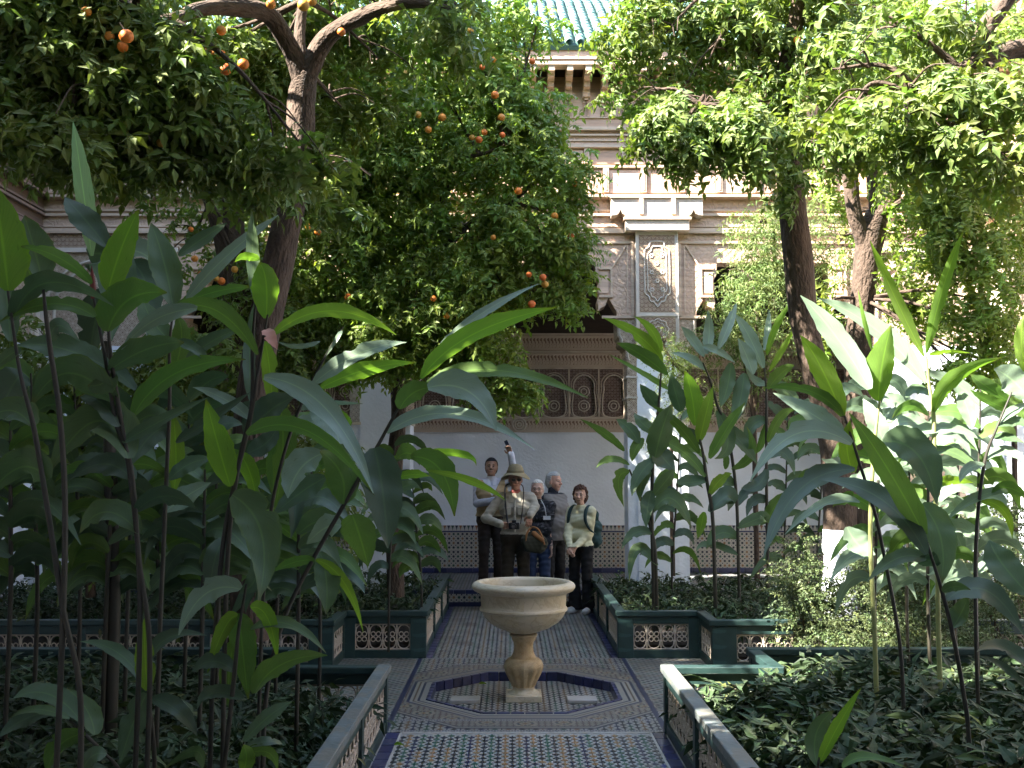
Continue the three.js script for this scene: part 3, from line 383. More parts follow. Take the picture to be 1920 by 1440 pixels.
// ---------------------------------------------------------------- planters: green painted rails with cast grilles
function grilleGeo(L, H, n) {
  const list = [], c = L / n, bar = (x0, y0, x1, y1, r = 0.006) => { const a = V(x0, y0, 0), b = V(x1, y1, 0), g = new THREE.CylinderGeometry(r, r, a.distanceTo(b), 5); g.rotateZ(Math.atan2(b.y - a.y, b.x - a.x) - Math.PI / 2); g.translate((x0 + x1) / 2, (y0 + y1) / 2, 0); list.push(g); };
  bar(0, 0.008, L, 0.008, 0.008); bar(0, H - 0.008, L, H - 0.008, 0.008);
  for (let i = 0; i <= n; i++) { const x = Math.min(L - 0.005, Math.max(0.005, i * c)); bar(x, 0, x, H, 0.0075); for (const y of [0.3, 0.7]) list.push(new THREE.SphereGeometry(0.012, 6, 5).translate(x, H * y, 0)); }
  for (let i = 0; i < n; i++) {
    const x = (i + 0.5) * c, r = c * 0.42;
    for (const s of [-1, 1]) { const yc = H / 2 + s * (H / 2 - r - 0.012); list.push(new THREE.TorusGeometry(r, 0.006, 4, 12, Math.PI).rotateZ(s > 0 ? 0 : Math.PI).translate(x, yc, 0)); for (const q of [-1, 1]) bar(x + q * r, yc, x + q * r, H / 2 + s * 0.03, 0.0055); }
    for (const [dx, dy] of [[-0.3, 0.13], [0.3, 0.13], [-0.3, -0.13], [0.3, -0.13]]) list.push(new THREE.TorusGeometry(c * 0.16, 0.0055, 4, 10).translate(x + dx * c * 0.62, H / 2 + dy * c * 1.4, 0));
  }
  return mg(list);
}
function fence(pl, x0, z0, x1, z1, o = {}) {                            // one straight run of a planter's rail, facing side to the left of its direction
  const L = Math.hypot(x1 - x0, z1 - z0), run = new THREE.Group(), H = 0.45, b = Math.max(1, Math.round(L / (o.bay || 1.2))); run.name = 'rail_run';
  const ang = -Math.atan2(z1 - z0, x1 - x0), org = V(x0, 0, z0).sub(pl.position);
  const add = (n, g, m) => { g.rotateY(ang); g.translate(org.x, org.y, org.z); return part(n, g, m, pl); };
  add('top_rail', bx(L + (o.bay ? 0.086 : 0.08), 0.05, 0.095, L / 2, H - 0.025 + (o.bay === 2 ? -0.003 : o.bay ? 0.003 : 0), 0, 0.008), o.weathered ? M.rail : M.paint);
  add('upper_board', bx(L, 0.075, 0.04, L / 2, H - 0.0885, 0, 0.004), M.paint); add('lower_board', bx(L, 0.075, 0.045, L / 2, 0.0375, 0, 0.004), M.paint);
  const m = o.margin || 0.035, lift = o.bay === 2 ? -0.003 : o.bay ? 0.002 : 0;
  for (let i = 0; i <= b; i++) { const end = i === 0 || i === b, w = end ? m * 2 : 0.07; add('post', bx(w, H - 0.06 + lift, o.bay === 2 ? 0.054 : 0.06, i === 0 ? w / 2 - 0.026 : i === b ? L - w / 2 + 0.024 : i * L / b, (H - 0.06 + lift) / 2, 0, 0.004), M.paint); }
  for (let i = 0; i < b; i++) { const a = i * L / b + (i ? 0.035 : m * 2 - 0.03), e = (i + 1) * L / b - (i < b - 1 ? 0.035 : m * 2 - 0.03); if (e - a > 0.12) { const g = grilleGeo(e - a, 0.25, Math.max(1, Math.round((e - a) / 0.135))); g.translate(a, 0.075, 0); add('grille', g, M.grille); } }
}
const PL = [['low planter at the near right, its far rail in full sun', 1, 1], ['low planter at the near left, its weathered rail running towards the viewer', -1, 1], ['low planter at the far right, beside the woman with the backpack', 1, 0], ['low planter at the far left, in deep shade behind the stems', -1, 0]];
for (const [label, s, near] of PL) {
  const pl = thing('planter', label, 'planter', V(s * 2, 0, near ? -5 : -11), 'railed planters round the fountain');
  const c = near ? 0.98 : 0.95, z1 = near ? -7.08 : -9.86, z2 = near ? -7.76 : -9.22, zo = near ? ZN - 0.15 : ZF + 0.35;
  fence(pl, s * c, zo, s * c, z1, { weathered: near }); fence(pl, s * c, z1, s * 1.73, z1, { margin: near ? 0.04 : 0.075, bay: 2 }); fence(pl, s * 1.73, z1, s * 1.73, z2, { bay: 2 }); fence(pl, s * 1.73, z2, s * 6.2, z2, { margin: 0.11, bay: 1.1 });
  const zz = near ? [z2 + 0.03, zo] : [zo, z2 - 0.03]; const X = (a, b) => [Math.min(s * a, s * b), Math.max(s * a, s * b)];
  part('soil_bed', mg([bl(...X(1.76, 6.3), -0.14, 0.12, Math.min(...zz), Math.max(...zz)), bl(...X(c + 0.03, 1.759), -0.14, 0.12, near ? z1 + 0.03 : zo, near ? zo : z1 - 0.03)].map(g => g.translate(-pl.position.x, 0, -pl.position.z))), M.soil, pl);
}

// ---------------------------------------------------------------- marble fountain
{
  const f = thing('fountain', 'cream marble basin on a baluster foot in the middle of the path', 'fountain', V(0, -0.07, -8.42)), q = p => p.map(([r, y]) => new THREE.Vector2(r, y + 0.07));
  const lathe = p => { const g = new THREE.LatheGeometry(q(p), 64), uv = g.attributes.uv; for (let i = 0; i < uv.count; i++) uv.setXY(i, uv.getX(i) * 2.2, uv.getY(i) * 0.9); return g; };
  part('bowl', lathe([[0.0, 0.46], [0.09, 0.462], [0.13, 0.475], [0.22, 0.51], [0.29, 0.555], [0.33, 0.6], [0.345, 0.635], [0.352, 0.642], [0.362, 0.65], [0.364, 0.66], [0.358, 0.672], [0.35, 0.678], [0.35, 0.70], [0.355, 0.775], [0.362, 0.792]]), M.marble, f);
  part('rim', lathe([[0.362, 0.79], [0.385, 0.796], [0.412, 0.81], [0.427, 0.832], [0.428, 0.848], [0.417, 0.866], [0.395, 0.878], [0.372, 0.88], [0.358, 0.872], [0.35, 0.85], [0.345, 0.8], [0.33, 0.72], [0.28, 0.62], [0.15, 0.55], [0, 0.53]]), M.marble, f);
  part('stem', lathe([[0.0, 0.46], [0.112, 0.46], [0.115, 0.445], [0.105, 0.432], [0.098, 0.428], [0.098, 0.41], [0.085, 0.395], [0.078, 0.36], [0.082, 0.31], [0.1, 0.272], [0.112, 0.262]]), M.marbleStained, f);
  { const g = lathe([[0.112, 0.262], [0.13, 0.255], [0.15, 0.235], [0.16, 0.205], [0.157, 0.18], [0.142, 0.14], [0.12, 0.095], [0.1, 0.055], [0.093, 0.035]]), p = g.attributes.position; for (let i = 0; i < p.count; i++) { const a = Math.atan2(p.getZ(i), p.getX(i)), k = 1 + 0.045 * Math.cos(a * 12) * Math.min(1, Math.max(0, (0.30 - p.getY(i)) * 12)); p.setX(i, p.getX(i) * k); p.setZ(i, p.getZ(i) * k); } g.computeVertexNormals(); part('bulb', g, M.marbleStained, f); }
  part('foot', lathe([[0.093, 0.035], [0.088, 0.02], [0.092, 0.005], [0.11, -0.008], [0.125, -0.012], [0.13, -0.02]]), M.marble, f);
  part('plinth', bx(0.29, 0.05, 0.29, 0, 0.025, 0, 0.006), M.marble, f);
  part('basin_water', new THREE.CircleGeometry(0.335, 40).rotateX(-Math.PI / 2).translate(0, 0.81, 0), phy({ color: C(0.06, 0.075, 0.06), roughness: 0.06, clearcoat: 1 }), f);
}
// ---------------------------------------------------------------- orange trees
function leafBlade(L, W, droop) { // small leaf folded along its midrib, growing along +x
  return [[0, 0, 0], [L * 0.42, 0.12 * W - droop * 0.2, W / 2], [L * 0.45, -droop * 0.25, 0], [L * 0.42, 0.12 * W - droop * 0.2, -W / 2], [L, -droop, 0]];
}
function sprig(n, len, L, W, s) {                                       // twig with leaves; origin at its base, along +x, sagging
  seed = s; const pos = [], idx = [], q = new THREE.Quaternion(), e = new THREE.Euler(), v = V(0, 0, 0);
  for (let i = 0; i < n; i++) {
    const t = (i + 0.6) / n, x = len * t, y = -len * 0.35 * t * t, az = i * 2.4 + rr(-0.5, 0.5), k = pos.length / 3, sc = rr(0.75, 1.15);
    e.set(rr(-0.6, 0.6), az, rr(-0.9, 0.25), 'YXZ'); if (i === n - 1) e.set(0, 0, -0.4, 'YXZ'); q.setFromEuler(e);
    for (const p of leafBlade(L * sc, W * sc, L * rr(0.1, 0.4))) { v.set(...p).applyQuaternion(q); pos.push(x + v.x * 0.9, y + v.y, v.z); }
    idx.push(k, k + 1, k + 2, k, k + 2, k + 3, k + 1, k + 4, k + 2, k + 2, k + 4, k + 3);
  }
  const g = new THREE.BufferGeometry(); g.setAttribute('position', new THREE.Float32BufferAttribute(pos, 3)); g.setIndex(idx); const h = g.toNonIndexed(); h.computeVertexNormals(); return h;
}
const SPR = { citrus: [sprig(10, 0.17, 0.085, 0.042, 11), sprig(8, 0.14, 0.09, 0.045, 12), sprig(12, 0.2, 0.08, 0.038, 13)], lance: [sprig(12, 0.26, 0.10, 0.022, 14), sprig(10, 0.22, 0.095, 0.02, 15)], myrtle: [sprig(22, 0.2, 0.03, 0.015, 16), sprig(18, 0.17, 0.032, 0.016, 17)], cover: [sprig(9, 0.16, 0.085, 0.032, 18), sprig(7, 0.14, 0.095, 0.03, 19)] };
seed = 1001;
const tmpM = new THREE.Matrix4(), tmpQ = new THREE.Quaternion(), tmpE = new THREE.Euler();
// openings in the crowns through which the sun comes: [point it reaches, radius, how far from that point leaves stay]
const GAPS = [[at(1577, 1080, 9.7), 0.5, 0.4], [at(1577, 1180, 9.7), 0.5, 0.4], [at(1500, 1120, 9), 0.6, 0.4], [at(1560, 1230, 8.6), 0.6, 0.4], [at(1350, 1265, 6.9), 0.5, 0.3], [at(1270, 1290, 6.9), 0.35, 0.25], [at(1480, 1270, 7.2), 0.45, 0.3], [at(1640, 1180, 8.7), 0.35, 0.4], [at(1245, 450, 13.5), 0.35, 0.4], [at(1350, 330, 13.5), 0.6, 0.4], [at(1300, 300, 13.5), 0.4, 0.4], [at(1410, 500, 12.2), 0.6, 0.7], [at(1640, 640, 6), 0.22, 0.2], [at(1570, 640, 6), 0.2, 0.2], [at(1890, 715, 5.7), 0.2, 0.2], [at(1740, 560, 6), 0.3, 0.2], [at(1590, 760, 6), 0.2, 0.2], [at(1800, 780, 6), 0.2, 0.2], [at(490, 430, 4.7), 0.06, 0.1], [at(705, 655, 4.6), 0.09, 0.1], [at(560, 265, 5.9), 0.16, 0.3], [at(1700, 720, 6), 0.45, 0.3], [at(1600, 720, 6), 0.3, 0.3], [at(1850, 760, 5.8), 0.35, 0.3], [at(1320, 210, 8.5), 0.55, 0.35], [at(1450, 190, 8.6), 0.55, 0.35], [at(1600, 230, 8.5), 0.5, 0.35], [at(1720, 200, 5.6), 0.4, 0.3], [at(1560, 190, 5.7), 0.3, 0.3], [at(1620, 1050, 9.4), 0.3, 0.5], [at(1900, 620, 12), 0.6, 0.5], [at(1800, 560, 13), 0.6, 0.5], [at(1420, 1230, 7), 0.3, 0.4], [at(1530, 900, 6), 0.25, 0.2], [at(1800, 850, 6), 0.25, 0.2], [at(1615, 1020, 6.6), 0.2, 0.2], [at(1860, 900, 13.4), 0.5, 0.5], [at(1850, 1030, 9.3), 0.4, 0.4], [at(1700, 1130, 8.8), 0.2, 0.5]];
function sunlitGap(p) { for (const [q, r, keep] of GAPS) { const d = p.clone().sub(q), t = d.dot(SUN); if (t > keep && d.addScaledVector(SUN, -t).lengthSq() < r * r) return true; } return false; }
function cloud(parent, name, mat, forms, spots, open) {                       // spots: [pos, yaw, pitch, scale, tone]
  if (open) spots = spots.filter(s => !sunlitGap(s[0].clone().add(parent.position)));
  forms.forEach((geo, k) => {
    const list = spots.filter((_, i) => i % forms.length === k), im = new THREE.InstancedMesh(geo, mat, list.length);
    list.forEach(([p, yaw, pit, s, tone], i) => { tmpE.set(rr(-0.5, 0.5), yaw, pit, 'YZX'); tmpQ.setFromEuler(tmpE); im.setMatrixAt(i, tmpM.compose(p, tmpQ, V(s, s, s))); if (name === 'foliage' && mat === M.cover && rnd() < 0.07) im.setColorAt(i, new THREE.Color().setRGB(tone * rr(1.8, 3), tone * rr(1.3, 1.9), tone * rr(0.7, 1.4))); else im.setColorAt(i, new THREE.Color().setRGB(tone * rr(0.85, 1.25), tone, tone * rr(0.7, 1.1))); });
    im.name = k ? name + '_' + String(k).padStart(3, '0') : name; im.userData.kind = 'stuff'; im.castShadow = im.receiveShadow = true; parent.add(im);
  });
}
// blobs: [px, py, rx px, ry px, depth, half depth m, sprigs]
function blobSpots(blobs, origin, sc, droop) {
  const out = [];
  for (const [px, py, rx, ry, d, rz, n] of blobs) {
    const c = at(px, py, d).sub(origin), ax = rx / FPX * d, ay = ry / FPX * d, ph = rr(0, 50);
    for (let i = 0, k = 0; i < n && k < n * 5; k++) {
      const u = rr(-1, 1), th = rr(0, 2 * Math.PI), r = Math.pow(rnd(), 0.45) * (1 + 0.4 * Math.pow(rnd(), 4)), s = Math.sqrt(1 - u * u), x = r * s * Math.cos(th), y = r * u, z = r * s * Math.sin(th);
      const cl = Math.sin((c.x + x * ax) * 7 + ph) + Math.sin((c.y + y * ay) * 8 + ph * 1.7) + Math.sin((c.z + z * rz) * 7.5 + ph * 0.6); if (cl < -0.75) continue;
      i++; out.push([V(c.x + x * ax, c.y + y * ay, c.z + z * rz), Math.atan2(-z * rz, x * ax) + rr(-1.1, 1.1), rr(-0.75, 0.35) - droop, sc * rr(0.8, 1.2), rr(0.8, 1.2)]);
    }
  }
  return out;
}
function tree({ name, label, cat, group, limbs, blobs, oranges = [], mat, forms, scale = 1, droop = 0.25, white, base }) {
  const P = limbs.map(l => l.map(([x, y, d, r]) => [at(x, y, d), r]));
  const o = base ? V(...base) : P[0][0][0].clone(); o.y = 0.1; const t = thing(name, label, cat, o, group);
  P.forEach((l, i) => part(i ? 'branch' : 'trunk', taper(l.map(a => a[0].clone().sub(o)), l.map(a => a[1]), 10 * l.length, 12, 0.1), M.bark, t));
  if (white) { const l = white.map(([x, y, d, r]) => [at(x, y, d).sub(o), r]); part('whitewash', taper(l.map(a => a[0]), l.map(a => a[1]), 20, 14, 0.08), M.plaster, t); }
  const nodes = P.flatMap(l => l.slice(Math.floor(l.length / 2)).map(a => a[0].clone().sub(o)));
  for (const [px, py, rx, ry, d, rz] of blobs) {
    const c = at(px, py, d).sub(o); let b = nodes[0]; for (const q of nodes) if (q.distanceTo(c) < b.distanceTo(c)) b = q;
    const m = b.clone().lerp(c, 0.5); m.y += rr(0.02, 0.16); m.x += rr(-0.1, 0.1); m.z += rr(-0.1, 0.1);
    part('branch', taper([b, m, c], [0.024, 0.016, 0.007], 14, 6, 0.08), M.bark, t);
    for (let k = 0; k < 4; k++) { const e = c.clone().add(V(rr(-1, 1) * rx / FPX * d, rr(-0.8, 0.8) * ry / FPX * d, rr(-1, 1) * rz).multiplyScalar(0.75)), s = m.clone().lerp(c, rr(0.2, 0.9)), h = s.clone().lerp(e, 0.5); h.y += 0.06; part('twig', taper([s, h, e], [0.009, 0.006, 0.003], 8, 5), M.bark, t); }
  }
  const spots = blobSpots(blobs, o, scale, droop); cloud(t, 'crown', mat, forms, spots, name === 'orange_tree');
  const og = new THREE.SphereGeometry(0.034, 18, 14);
  for (const [x, y, d] of oranges) { const m = part('orange', og, M.oranges[Math.floor(rnd() * 4)], t); part('stalk', tube([V(0, 0.03, 0), V(0.004, 0.055, 0.004), V(0.012, 0.085, 0)], 0.0025, 4, 4), M.bark, m); m.position.copy(at(x, y, d)).sub(o); m.rotation.set(rr(-0.4, 0.4), rr(0, 6), rr(-0.4, 0.4)); const s = rr(0.8, 1.15); m.scale.set(s, s * 0.94, s); }
}
const G1 = 'orange trees of the courtyard';
tree({ name: 'orange_tree', label: 'big orange tree at the left with a thick trunk forking near the top edge', cat: 'tree', group: G1, mat: M.citrus, forms: SPR.citrus, scale: 1.15,
  limbs: [[[470, 1200, 7.5, 0.13], [462, 900, 7.45, 0.125], [490, 640, 7.4, 0.12], [530, 450, 7.3, 0.115], [560, 300, 7.2, 0.10], [568, 170, 7.1, 0.10], [575, 130, 7.1, 0.085]],
    [[570, 150, 7.1, 0.08], [545, 90, 7.0, 0.07], [505, 30, 6.8, 0.062], [440, 14, 6.5, 0.055], [370, 18, 6.2, 0.048], [325, 36, 6.0, 0.035], [250, 30, 5.9, 0.02]],
    [[572, 150, 7.1, 0.075], [610, 75, 7.0, 0.066], [680, 30, 6.8, 0.055], [770, 5, 6.5, 0.035], [860, 20, 6.4, 0.015]],
    [[572, 150, 7.1, 0.055], [562, 80, 7.15, 0.045], [570, 0, 7.2, 0.035], [600, -90, 7.2, 0.03]],
    [[556, 320, 7.2, 0.05], [470, 290, 7.0, 0.03], [400, 270, 6.8, 0.015]], [[445, 14, 6.5, 0.03], [420, -60, 6.4, 0.025], [380, -150, 6.2, 0.015]]],
  blobs: [[90, 60, 160, 110, 5.8, 0.7, 420], [240, 110, 160, 110, 5.9, 0.6, 420], [130, 210, 150, 90, 5.6, 0.55, 360], [330, 200, 150, 90, 6.2, 0.5, 330], [430, 240, 120, 70, 6.3, 0.4, 210], [560, 265, 110, 55, 6.0, 0.35, 150], [400, 100, 130, 70, 7.9, 0.5, 260], [640, 200, 110, 90, 8.0, 0.5, 260], [710, 110, 120, 80, 7.9, 0.6, 260], [450, 330, 90, 50, 6.6, 0.4, 90], [520, 60, 80, 60, 8.2, 0.4, 130], [640, 330, 90, 70, 7.6, 0.4, 170], [240, 280, 120, 50, 6.0, 0.4, 80], [830, 60, 90, 60, 6.6, 0.4, 90], [40, 170, 90, 140, 5.9, 0.5, 230], [190, 20, 170, 60, 6.2, 0.6, 260], [90, 10, 130, 60, 5.7, 0.4, 190], [230, 70, 120, 60, 6.4, 0.4, 170], [620, 20, 110, 50, 7.9, 0.4, 150], [730, 40, 110, 50, 7.9, 0.4, 150], [330, 80, 110, 60, 7.6, 0.4, 150], [500, 130, 80, 60, 8, 0.4, 120],
    [0, -200, 330, 170, 6.0, 1.3, 800], [380, -220, 330, 170, 6.4, 1.4, 800], [720, -190, 230, 130, 6.8, 1.2, 420], [-350, -60, 260, 240, 6.6, 1.4, 700], [-380, -420, 300, 220, 7, 1.4, 600], [250, -480, 400, 170, 7, 1.6, 700], [-600, 160, 300, 200, 7, 1.3, 550], [420, -190, 420, 190, 8.6, 1.2, 1300], [-700, -900, 700, 500, 4.2, 1.0, 2000], [330, -640, 730, 300, 3.9, 1.4, 2400], [-1140, -1140, 870, 360, 2.6, 0.9, 1000], [780, -340, 340, 140, 6.5, 1.2, 1300]],  // unseen crown masses, added overhead to shade the path, beds and trees
  oranges: [[162, 22, 5.5], [203, 30, 5.7], [205, 68, 5.6], [237, 68, 5.3], [508, 8, 6.3], [569, 10, 6.2], [585, 2, 6.3], [388, 95, 6.2], [404, 97, 6.3], [415, 104, 6.2], [415, 57, 6.3], [423, 130, 6.4], [302, 268, 5.9], [456, 120, 6.5], [230, 88, 5.6], [640, 60, 6.5]] });
tree({ name: 'orange_tree', label: 'slim dark orange tree behind the big forked trunk on the left', cat: 'tree', group: G1, mat: M.citrus, forms: SPR.citrus, scale: 1,
  limbs: [[[455, 1150, 10.4, 0.12], [450, 760, 10.4, 0.11], [443, 480, 10.3, 0.105], [432, 330, 10.2, 0.1], [430, 220, 10, 0.06], [450, 120, 10, 0.03]], [[436, 620, 10.4, 0.055], [415, 470, 10.3, 0.055], [388, 370, 10.1, 0.05], [350, 280, 9.9, 0.04], [325, 235, 9.8, 0.02]], [[433, 330, 10.2, 0.05], [470, 270, 10.1, 0.03], [520, 210, 10, 0.015]]],
  blobs: [[330, 340, 110, 80, 10.7, 0.4, 75], [360, 450, 100, 70, 10.8, 0.4, 70], [480, 430, 80, 110, 10.8, 0.4, 120], [450, 560, 90, 90, 10.9, 0.4, 110], [260, 330, 90, 60, 10.6, 0.4, 35], [520, 560, 80, 110, 10.2, 0.5, 230], [460, 190, 140, 90, 10, 0.7, 260], [475, 420, 90, 90, 12.5, 0.4, 330], [300, 180, 160, 90, 9.8, 0.8, 260], [120, 130, 130, 90, 9.6, 0.7, 180], [560, 680, 90, 70, 10.4, 0.4, 160], [480, 760, 80, 70, 10.4, 0.4, 110], [200, -60, 300, 150, 9.6, 1.4, 500], [520, -60, 260, 150, 10, 1.4, 450]],  // includes one deep-set clump added to keep sun off the man with the phone
  oranges: [[350, 270, 9.3], [362, 275, 9.4], [402, 262, 9.6], [292, 312, 9.3], [309, 310, 9.4], [334, 335, 9.3], [477, 353, 9.3], [456, 330, 9.6], [358, 430, 9.4], [365, 485, 9.4], [405, 522, 9.5], [415, 527, 9.6], [378, 515, 9.5], [440, 505, 9.6], [578, 425, 9.4], [596, 435, 9.5]] });
tree({ name: 'orange_tree', label: 'low-hanging orange tree in the middle, its crown screening the carved front', cat: 'tree', group: G1, mat: M.citrusFar, forms: SPR.citrus, scale: 1,
  limbs: [[[742, 1120, 11.3, 0.1], [738, 900, 11.3, 0.095], [748, 780, 11.2, 0.09], [745, 640, 11, 0.085], [760, 520, 10.8, 0.07], [800, 420, 10.6, 0.05], [850, 340, 10.4, 0.03]], [[755, 540, 10.8, 0.05], [830, 470, 10.5, 0.045], [880, 420, 10.3, 0.03], [960, 380, 10.1, 0.02]], [[748, 620, 11, 0.05], [700, 450, 10.8, 0.04], [680, 300, 10.6, 0.03], [690, 180, 10.4, 0.015]], [[815, 330, 10.4, 0.03], [840, 300, 10.2, 0.022], [900, 290, 10, 0.018], [950, 270, 9.9, 0.01]]],
  blobs: [[720, 270, 130, 110, 10.2, 0.7, 420], [850, 200, 120, 110, 10.1, 0.7, 400], [930, 270, 110, 90, 10, 0.6, 330], [800, 350, 130, 80, 10.2, 0.6, 330], [960, 170, 70, 80, 9.9, 0.5, 190], [1040, 330, 80, 60, 10, 0.4, 190], [900, 90, 110, 70, 10, 0.6, 210], [1010, 235, 70, 60, 10.2, 0.4, 150], [990, 430, 100, 80, 10, 0.55, 330], [880, 450, 110, 80, 10, 0.6, 300], [750, 470, 130, 110, 10.4, 0.6, 420], [640, 450, 100, 130, 10.3, 0.6, 380], [800, 560, 130, 80, 10.2, 0.6, 330], [930, 540, 110, 65, 10, 0.5, 270], [1050, 500, 50, 60, 10, 0.35, 120], [690, 600, 110, 90, 10.4, 0.6, 320], [880, 620, 90, 50, 10.2, 0.4, 150], [930, 690, 60, 75, 10.3, 0.3, 170], [980, 730, 35, 40, 10.3, 0.25, 60], [720, 670, 100, 50, 10.4, 0.4, 170], [820, 680, 60, 45, 10.4, 0.3, 90], [1070, 440, 40, 60, 10.2, 0.3, 80], [1060, 560, 40, 35, 10.1, 0.3, 60], [640, 300, 100, 100, 10.4, 0.6, 260], [600, 560, 70, 120, 10.6, 0.5, 260], [800, 60, 130, 80, 10.2, 0.7, 240], [1010, 40, 60, 40, 9.8, 0.35, 55], [760, -110, 280, 130, 10.2, 1.3, 420], [870, 230, 120, 120, 12.6, 0.4, 480], [950, 310, 90, 90, 12.8, 0.35, 340], [990, 420, 80, 80, 12.9, 0.3, 240], [840, 600, 110, 80, 12.1, 0.35, 330], [760, 480, 100, 100, 12.0, 0.4, 330], [800, 450, 110, 100, 12.8, 0.35, 420], [720, 350, 120, 120, 12.5, 0.4, 480], [690, 600, 100, 90, 12.1, 0.35, 330], [734, 595, 110, 80, 11.7, 0.4, 420], [650, 580, 100, 80, 12.8, 0.35, 330], [780, 580, 100, 80, 12.5, 0.35, 330], [850, 20, 90, 60, 11, 0.4, 160], [640, 110, 90, 80, 9.8, 0.4, 200], [680, 220, 80, 90, 10.4, 0.4, 180], [620, 380, 80, 80, 10.5, 0.4, 160], [560, 230, 70, 80, 10.2, 0.4, 110], [960, 20, 40, 40, 10, 0.3, 45]],  // the rearmost clumps are added to shade the carved front and the people
  oranges: [[653, 557, 9.7], [813, 560, 9.6], [838, 592, 9.7], [925, 445, 9.4], [972, 358, 9.4], [1018, 520, 9.4], [1022, 533, 9.45], [992, 515, 9.5], [997, 570, 9.5], [1070, 443, 9.8], [1040, 405, 9.6], [904, 126, 9.3], [925, 112, 9.4], [998, 115, 9.4], [797, 43, 9.4], [882, 57, 9.3], [928, 178, 9.3], [940, 220, 9.3], [908, 248, 9.4], [885, 258, 9.4], [942, 253, 9.3], [898, 262, 9.4], [803, 243, 9.4], [829, 220, 9.4], [784, 215, 9.4], [1078, 345, 9.8]] });
tree({ name: 'orange_tree', label: 'whitewashed orange tree at the right with a leaning trunk and sunlit drooping leaves', cat: 'tree', group: G1, mat: M.citrus, forms: SPR.citrus, scale: 1.15, droop: 0.5,
  limbs: [[[1578, 1215, 9.9, 0.16], [1574, 990, 9.9, 0.155], [1570, 870, 9.85, 0.15], [1545, 760, 9.8, 0.13], [1512, 620, 9.7, 0.125], [1496, 480, 9.6, 0.14], [1482, 350, 9.5, 0.135], [1478, 250, 9.4, 0.115], [1465, 160, 9.3, 0.1], [1468, 130, 9.2, 0.09]],
    [[1468, 150, 9.2, 0.085], [1490, 50, 9.1, 0.075], [1500, -40, 9, 0.06], [1510, -160, 9, 0.03]], [[1462, 160, 9.3, 0.07], [1420, 90, 9.1, 0.06], [1375, 30, 8.9, 0.04], [1330, -20, 8.7, 0.02]], [[1475, 230, 9.4, 0.05], [1400, 200, 9, 0.03], [1310, 195, 8.6, 0.015]]],
  white: [[1578, 1222, 9.9, 0.166], [1575, 1100, 9.9, 0.163], [1574, 993, 9.9, 0.16]],
  blobs: [[1240, 70, 100, 75, 8.8, 0.5, 190], [1330, 110, 110, 80, 8.8, 0.5, 240], [1220, 170, 80, 50, 8.7, 0.35, 120], [1320, 210, 100, 45, 8.6, 0.35, 170], [1250, 235, 60, 40, 8.6, 0.3, 85], [1400, 230, 110, 55, 8.6, 0.4, 240], [1300, 285, 55, 35, 8.6, 0.25, 60], [1410, 290, 60, 40, 8.6, 0.3, 80], [1500, 180, 100, 60, 8.8, 0.5, 220], [1450, 40, 110, 80, 9, 0.6, 230], [1580, 110, 110, 90, 9, 0.6, 250], [1180, 60, 70, 60, 8.9, 0.4, 80], [1470, 330, 30, 60, 9.2, 0.2, 40], [1600, 240, 100, 60, 8.7, 0.5, 200], [1560, -30, 160, 60, 9, 0.5, 150], [1330, 20, 110, 60, 9, 0.4, 170], [1230, -10, 80, 50, 9, 0.35, 90], [1450, -30, 110, 50, 9, 0.5, 130]],
  oranges: [[1495, 75, 8.7]] });
tree({ name: 'orange_tree', label: 'orange tree at the right splitting low into three limbs, hanging leaves before the bright wall', cat: 'tree', group: G1, mat: M.citrusFar, forms: SPR.citrus, scale: 1, droop: 0.7,
  limbs: [[[1625, 1180, 11.4, 0.16], [1615, 900, 11.4, 0.15], [1608, 700, 11.3, 0.145], [1618, 560, 11.2, 0.14], [1632, 440, 11.1, 0.15], [1645, 400, 11.1, 0.12]], [[1625, 470, 11.1, 0.08], [1602, 400, 11, 0.085], [1592, 310, 10.9, 0.08], [1578, 215, 10.7, 0.07], [1560, 130, 10.5, 0.04]], [[1645, 410, 11.1, 0.09], [1640, 330, 11, 0.08], [1636, 240, 10.9, 0.05], [1640, 150, 10.8, 0.03]], [[1650, 410, 11.1, 0.11], [1685, 330, 10.9, 0.1], [1705, 250, 10.7, 0.05], [1740, 150, 10.5, 0.03]], [[1650, 400, 11, 0.035], [1740, 350, 10.6, 0.025], [1800, 330, 10.4, 0.012]]],
  blobs: [[1570, 460, 60, 90, 11.9, 0.4, 150], [1700, 480, 60, 100, 11.7, 0.4, 200], [1750, 420, 90, 90, 10.4, 0.5, 300], [1830, 420, 90, 110, 10.2, 0.5, 330], [1720, 570, 50, 55, 11.5, 0.4, 100], [1830, 560, 90, 90, 10.2, 0.5, 250], [1870, 640, 60, 50, 10.2, 0.4, 80], [1760, 330, 110, 80, 10.2, 0.6, 260], [1660, 260, 90, 60, 11.6, 0.4, 130], [1560, 330, 60, 90, 11.7, 0.4, 100], [1540, 580, 40, 70, 11, 0.4, 60], [1700, 200, 150, 100, 10.4, 0.8, 260], [1860, 270, 110, 120, 10.3, 0.7, 300], [1640, 100, 150, 80, 10.6, 0.8, 180], [1840, 120, 140, 80, 10.4, 0.8, 180], [1800, 695, 60, 22, 10.2, 0.4, 50], [1640, 10, 110, 60, 11.5, 0.5, 170], [1760, 20, 110, 60, 11.2, 0.5, 170], [1880, 40, 90, 60, 11, 0.5, 150], [1850, 690, 60, 40, 10.4, 0.4, 50]],
  oranges: [[1797, 278, 9.6], [1708, 38, 9.6]] });
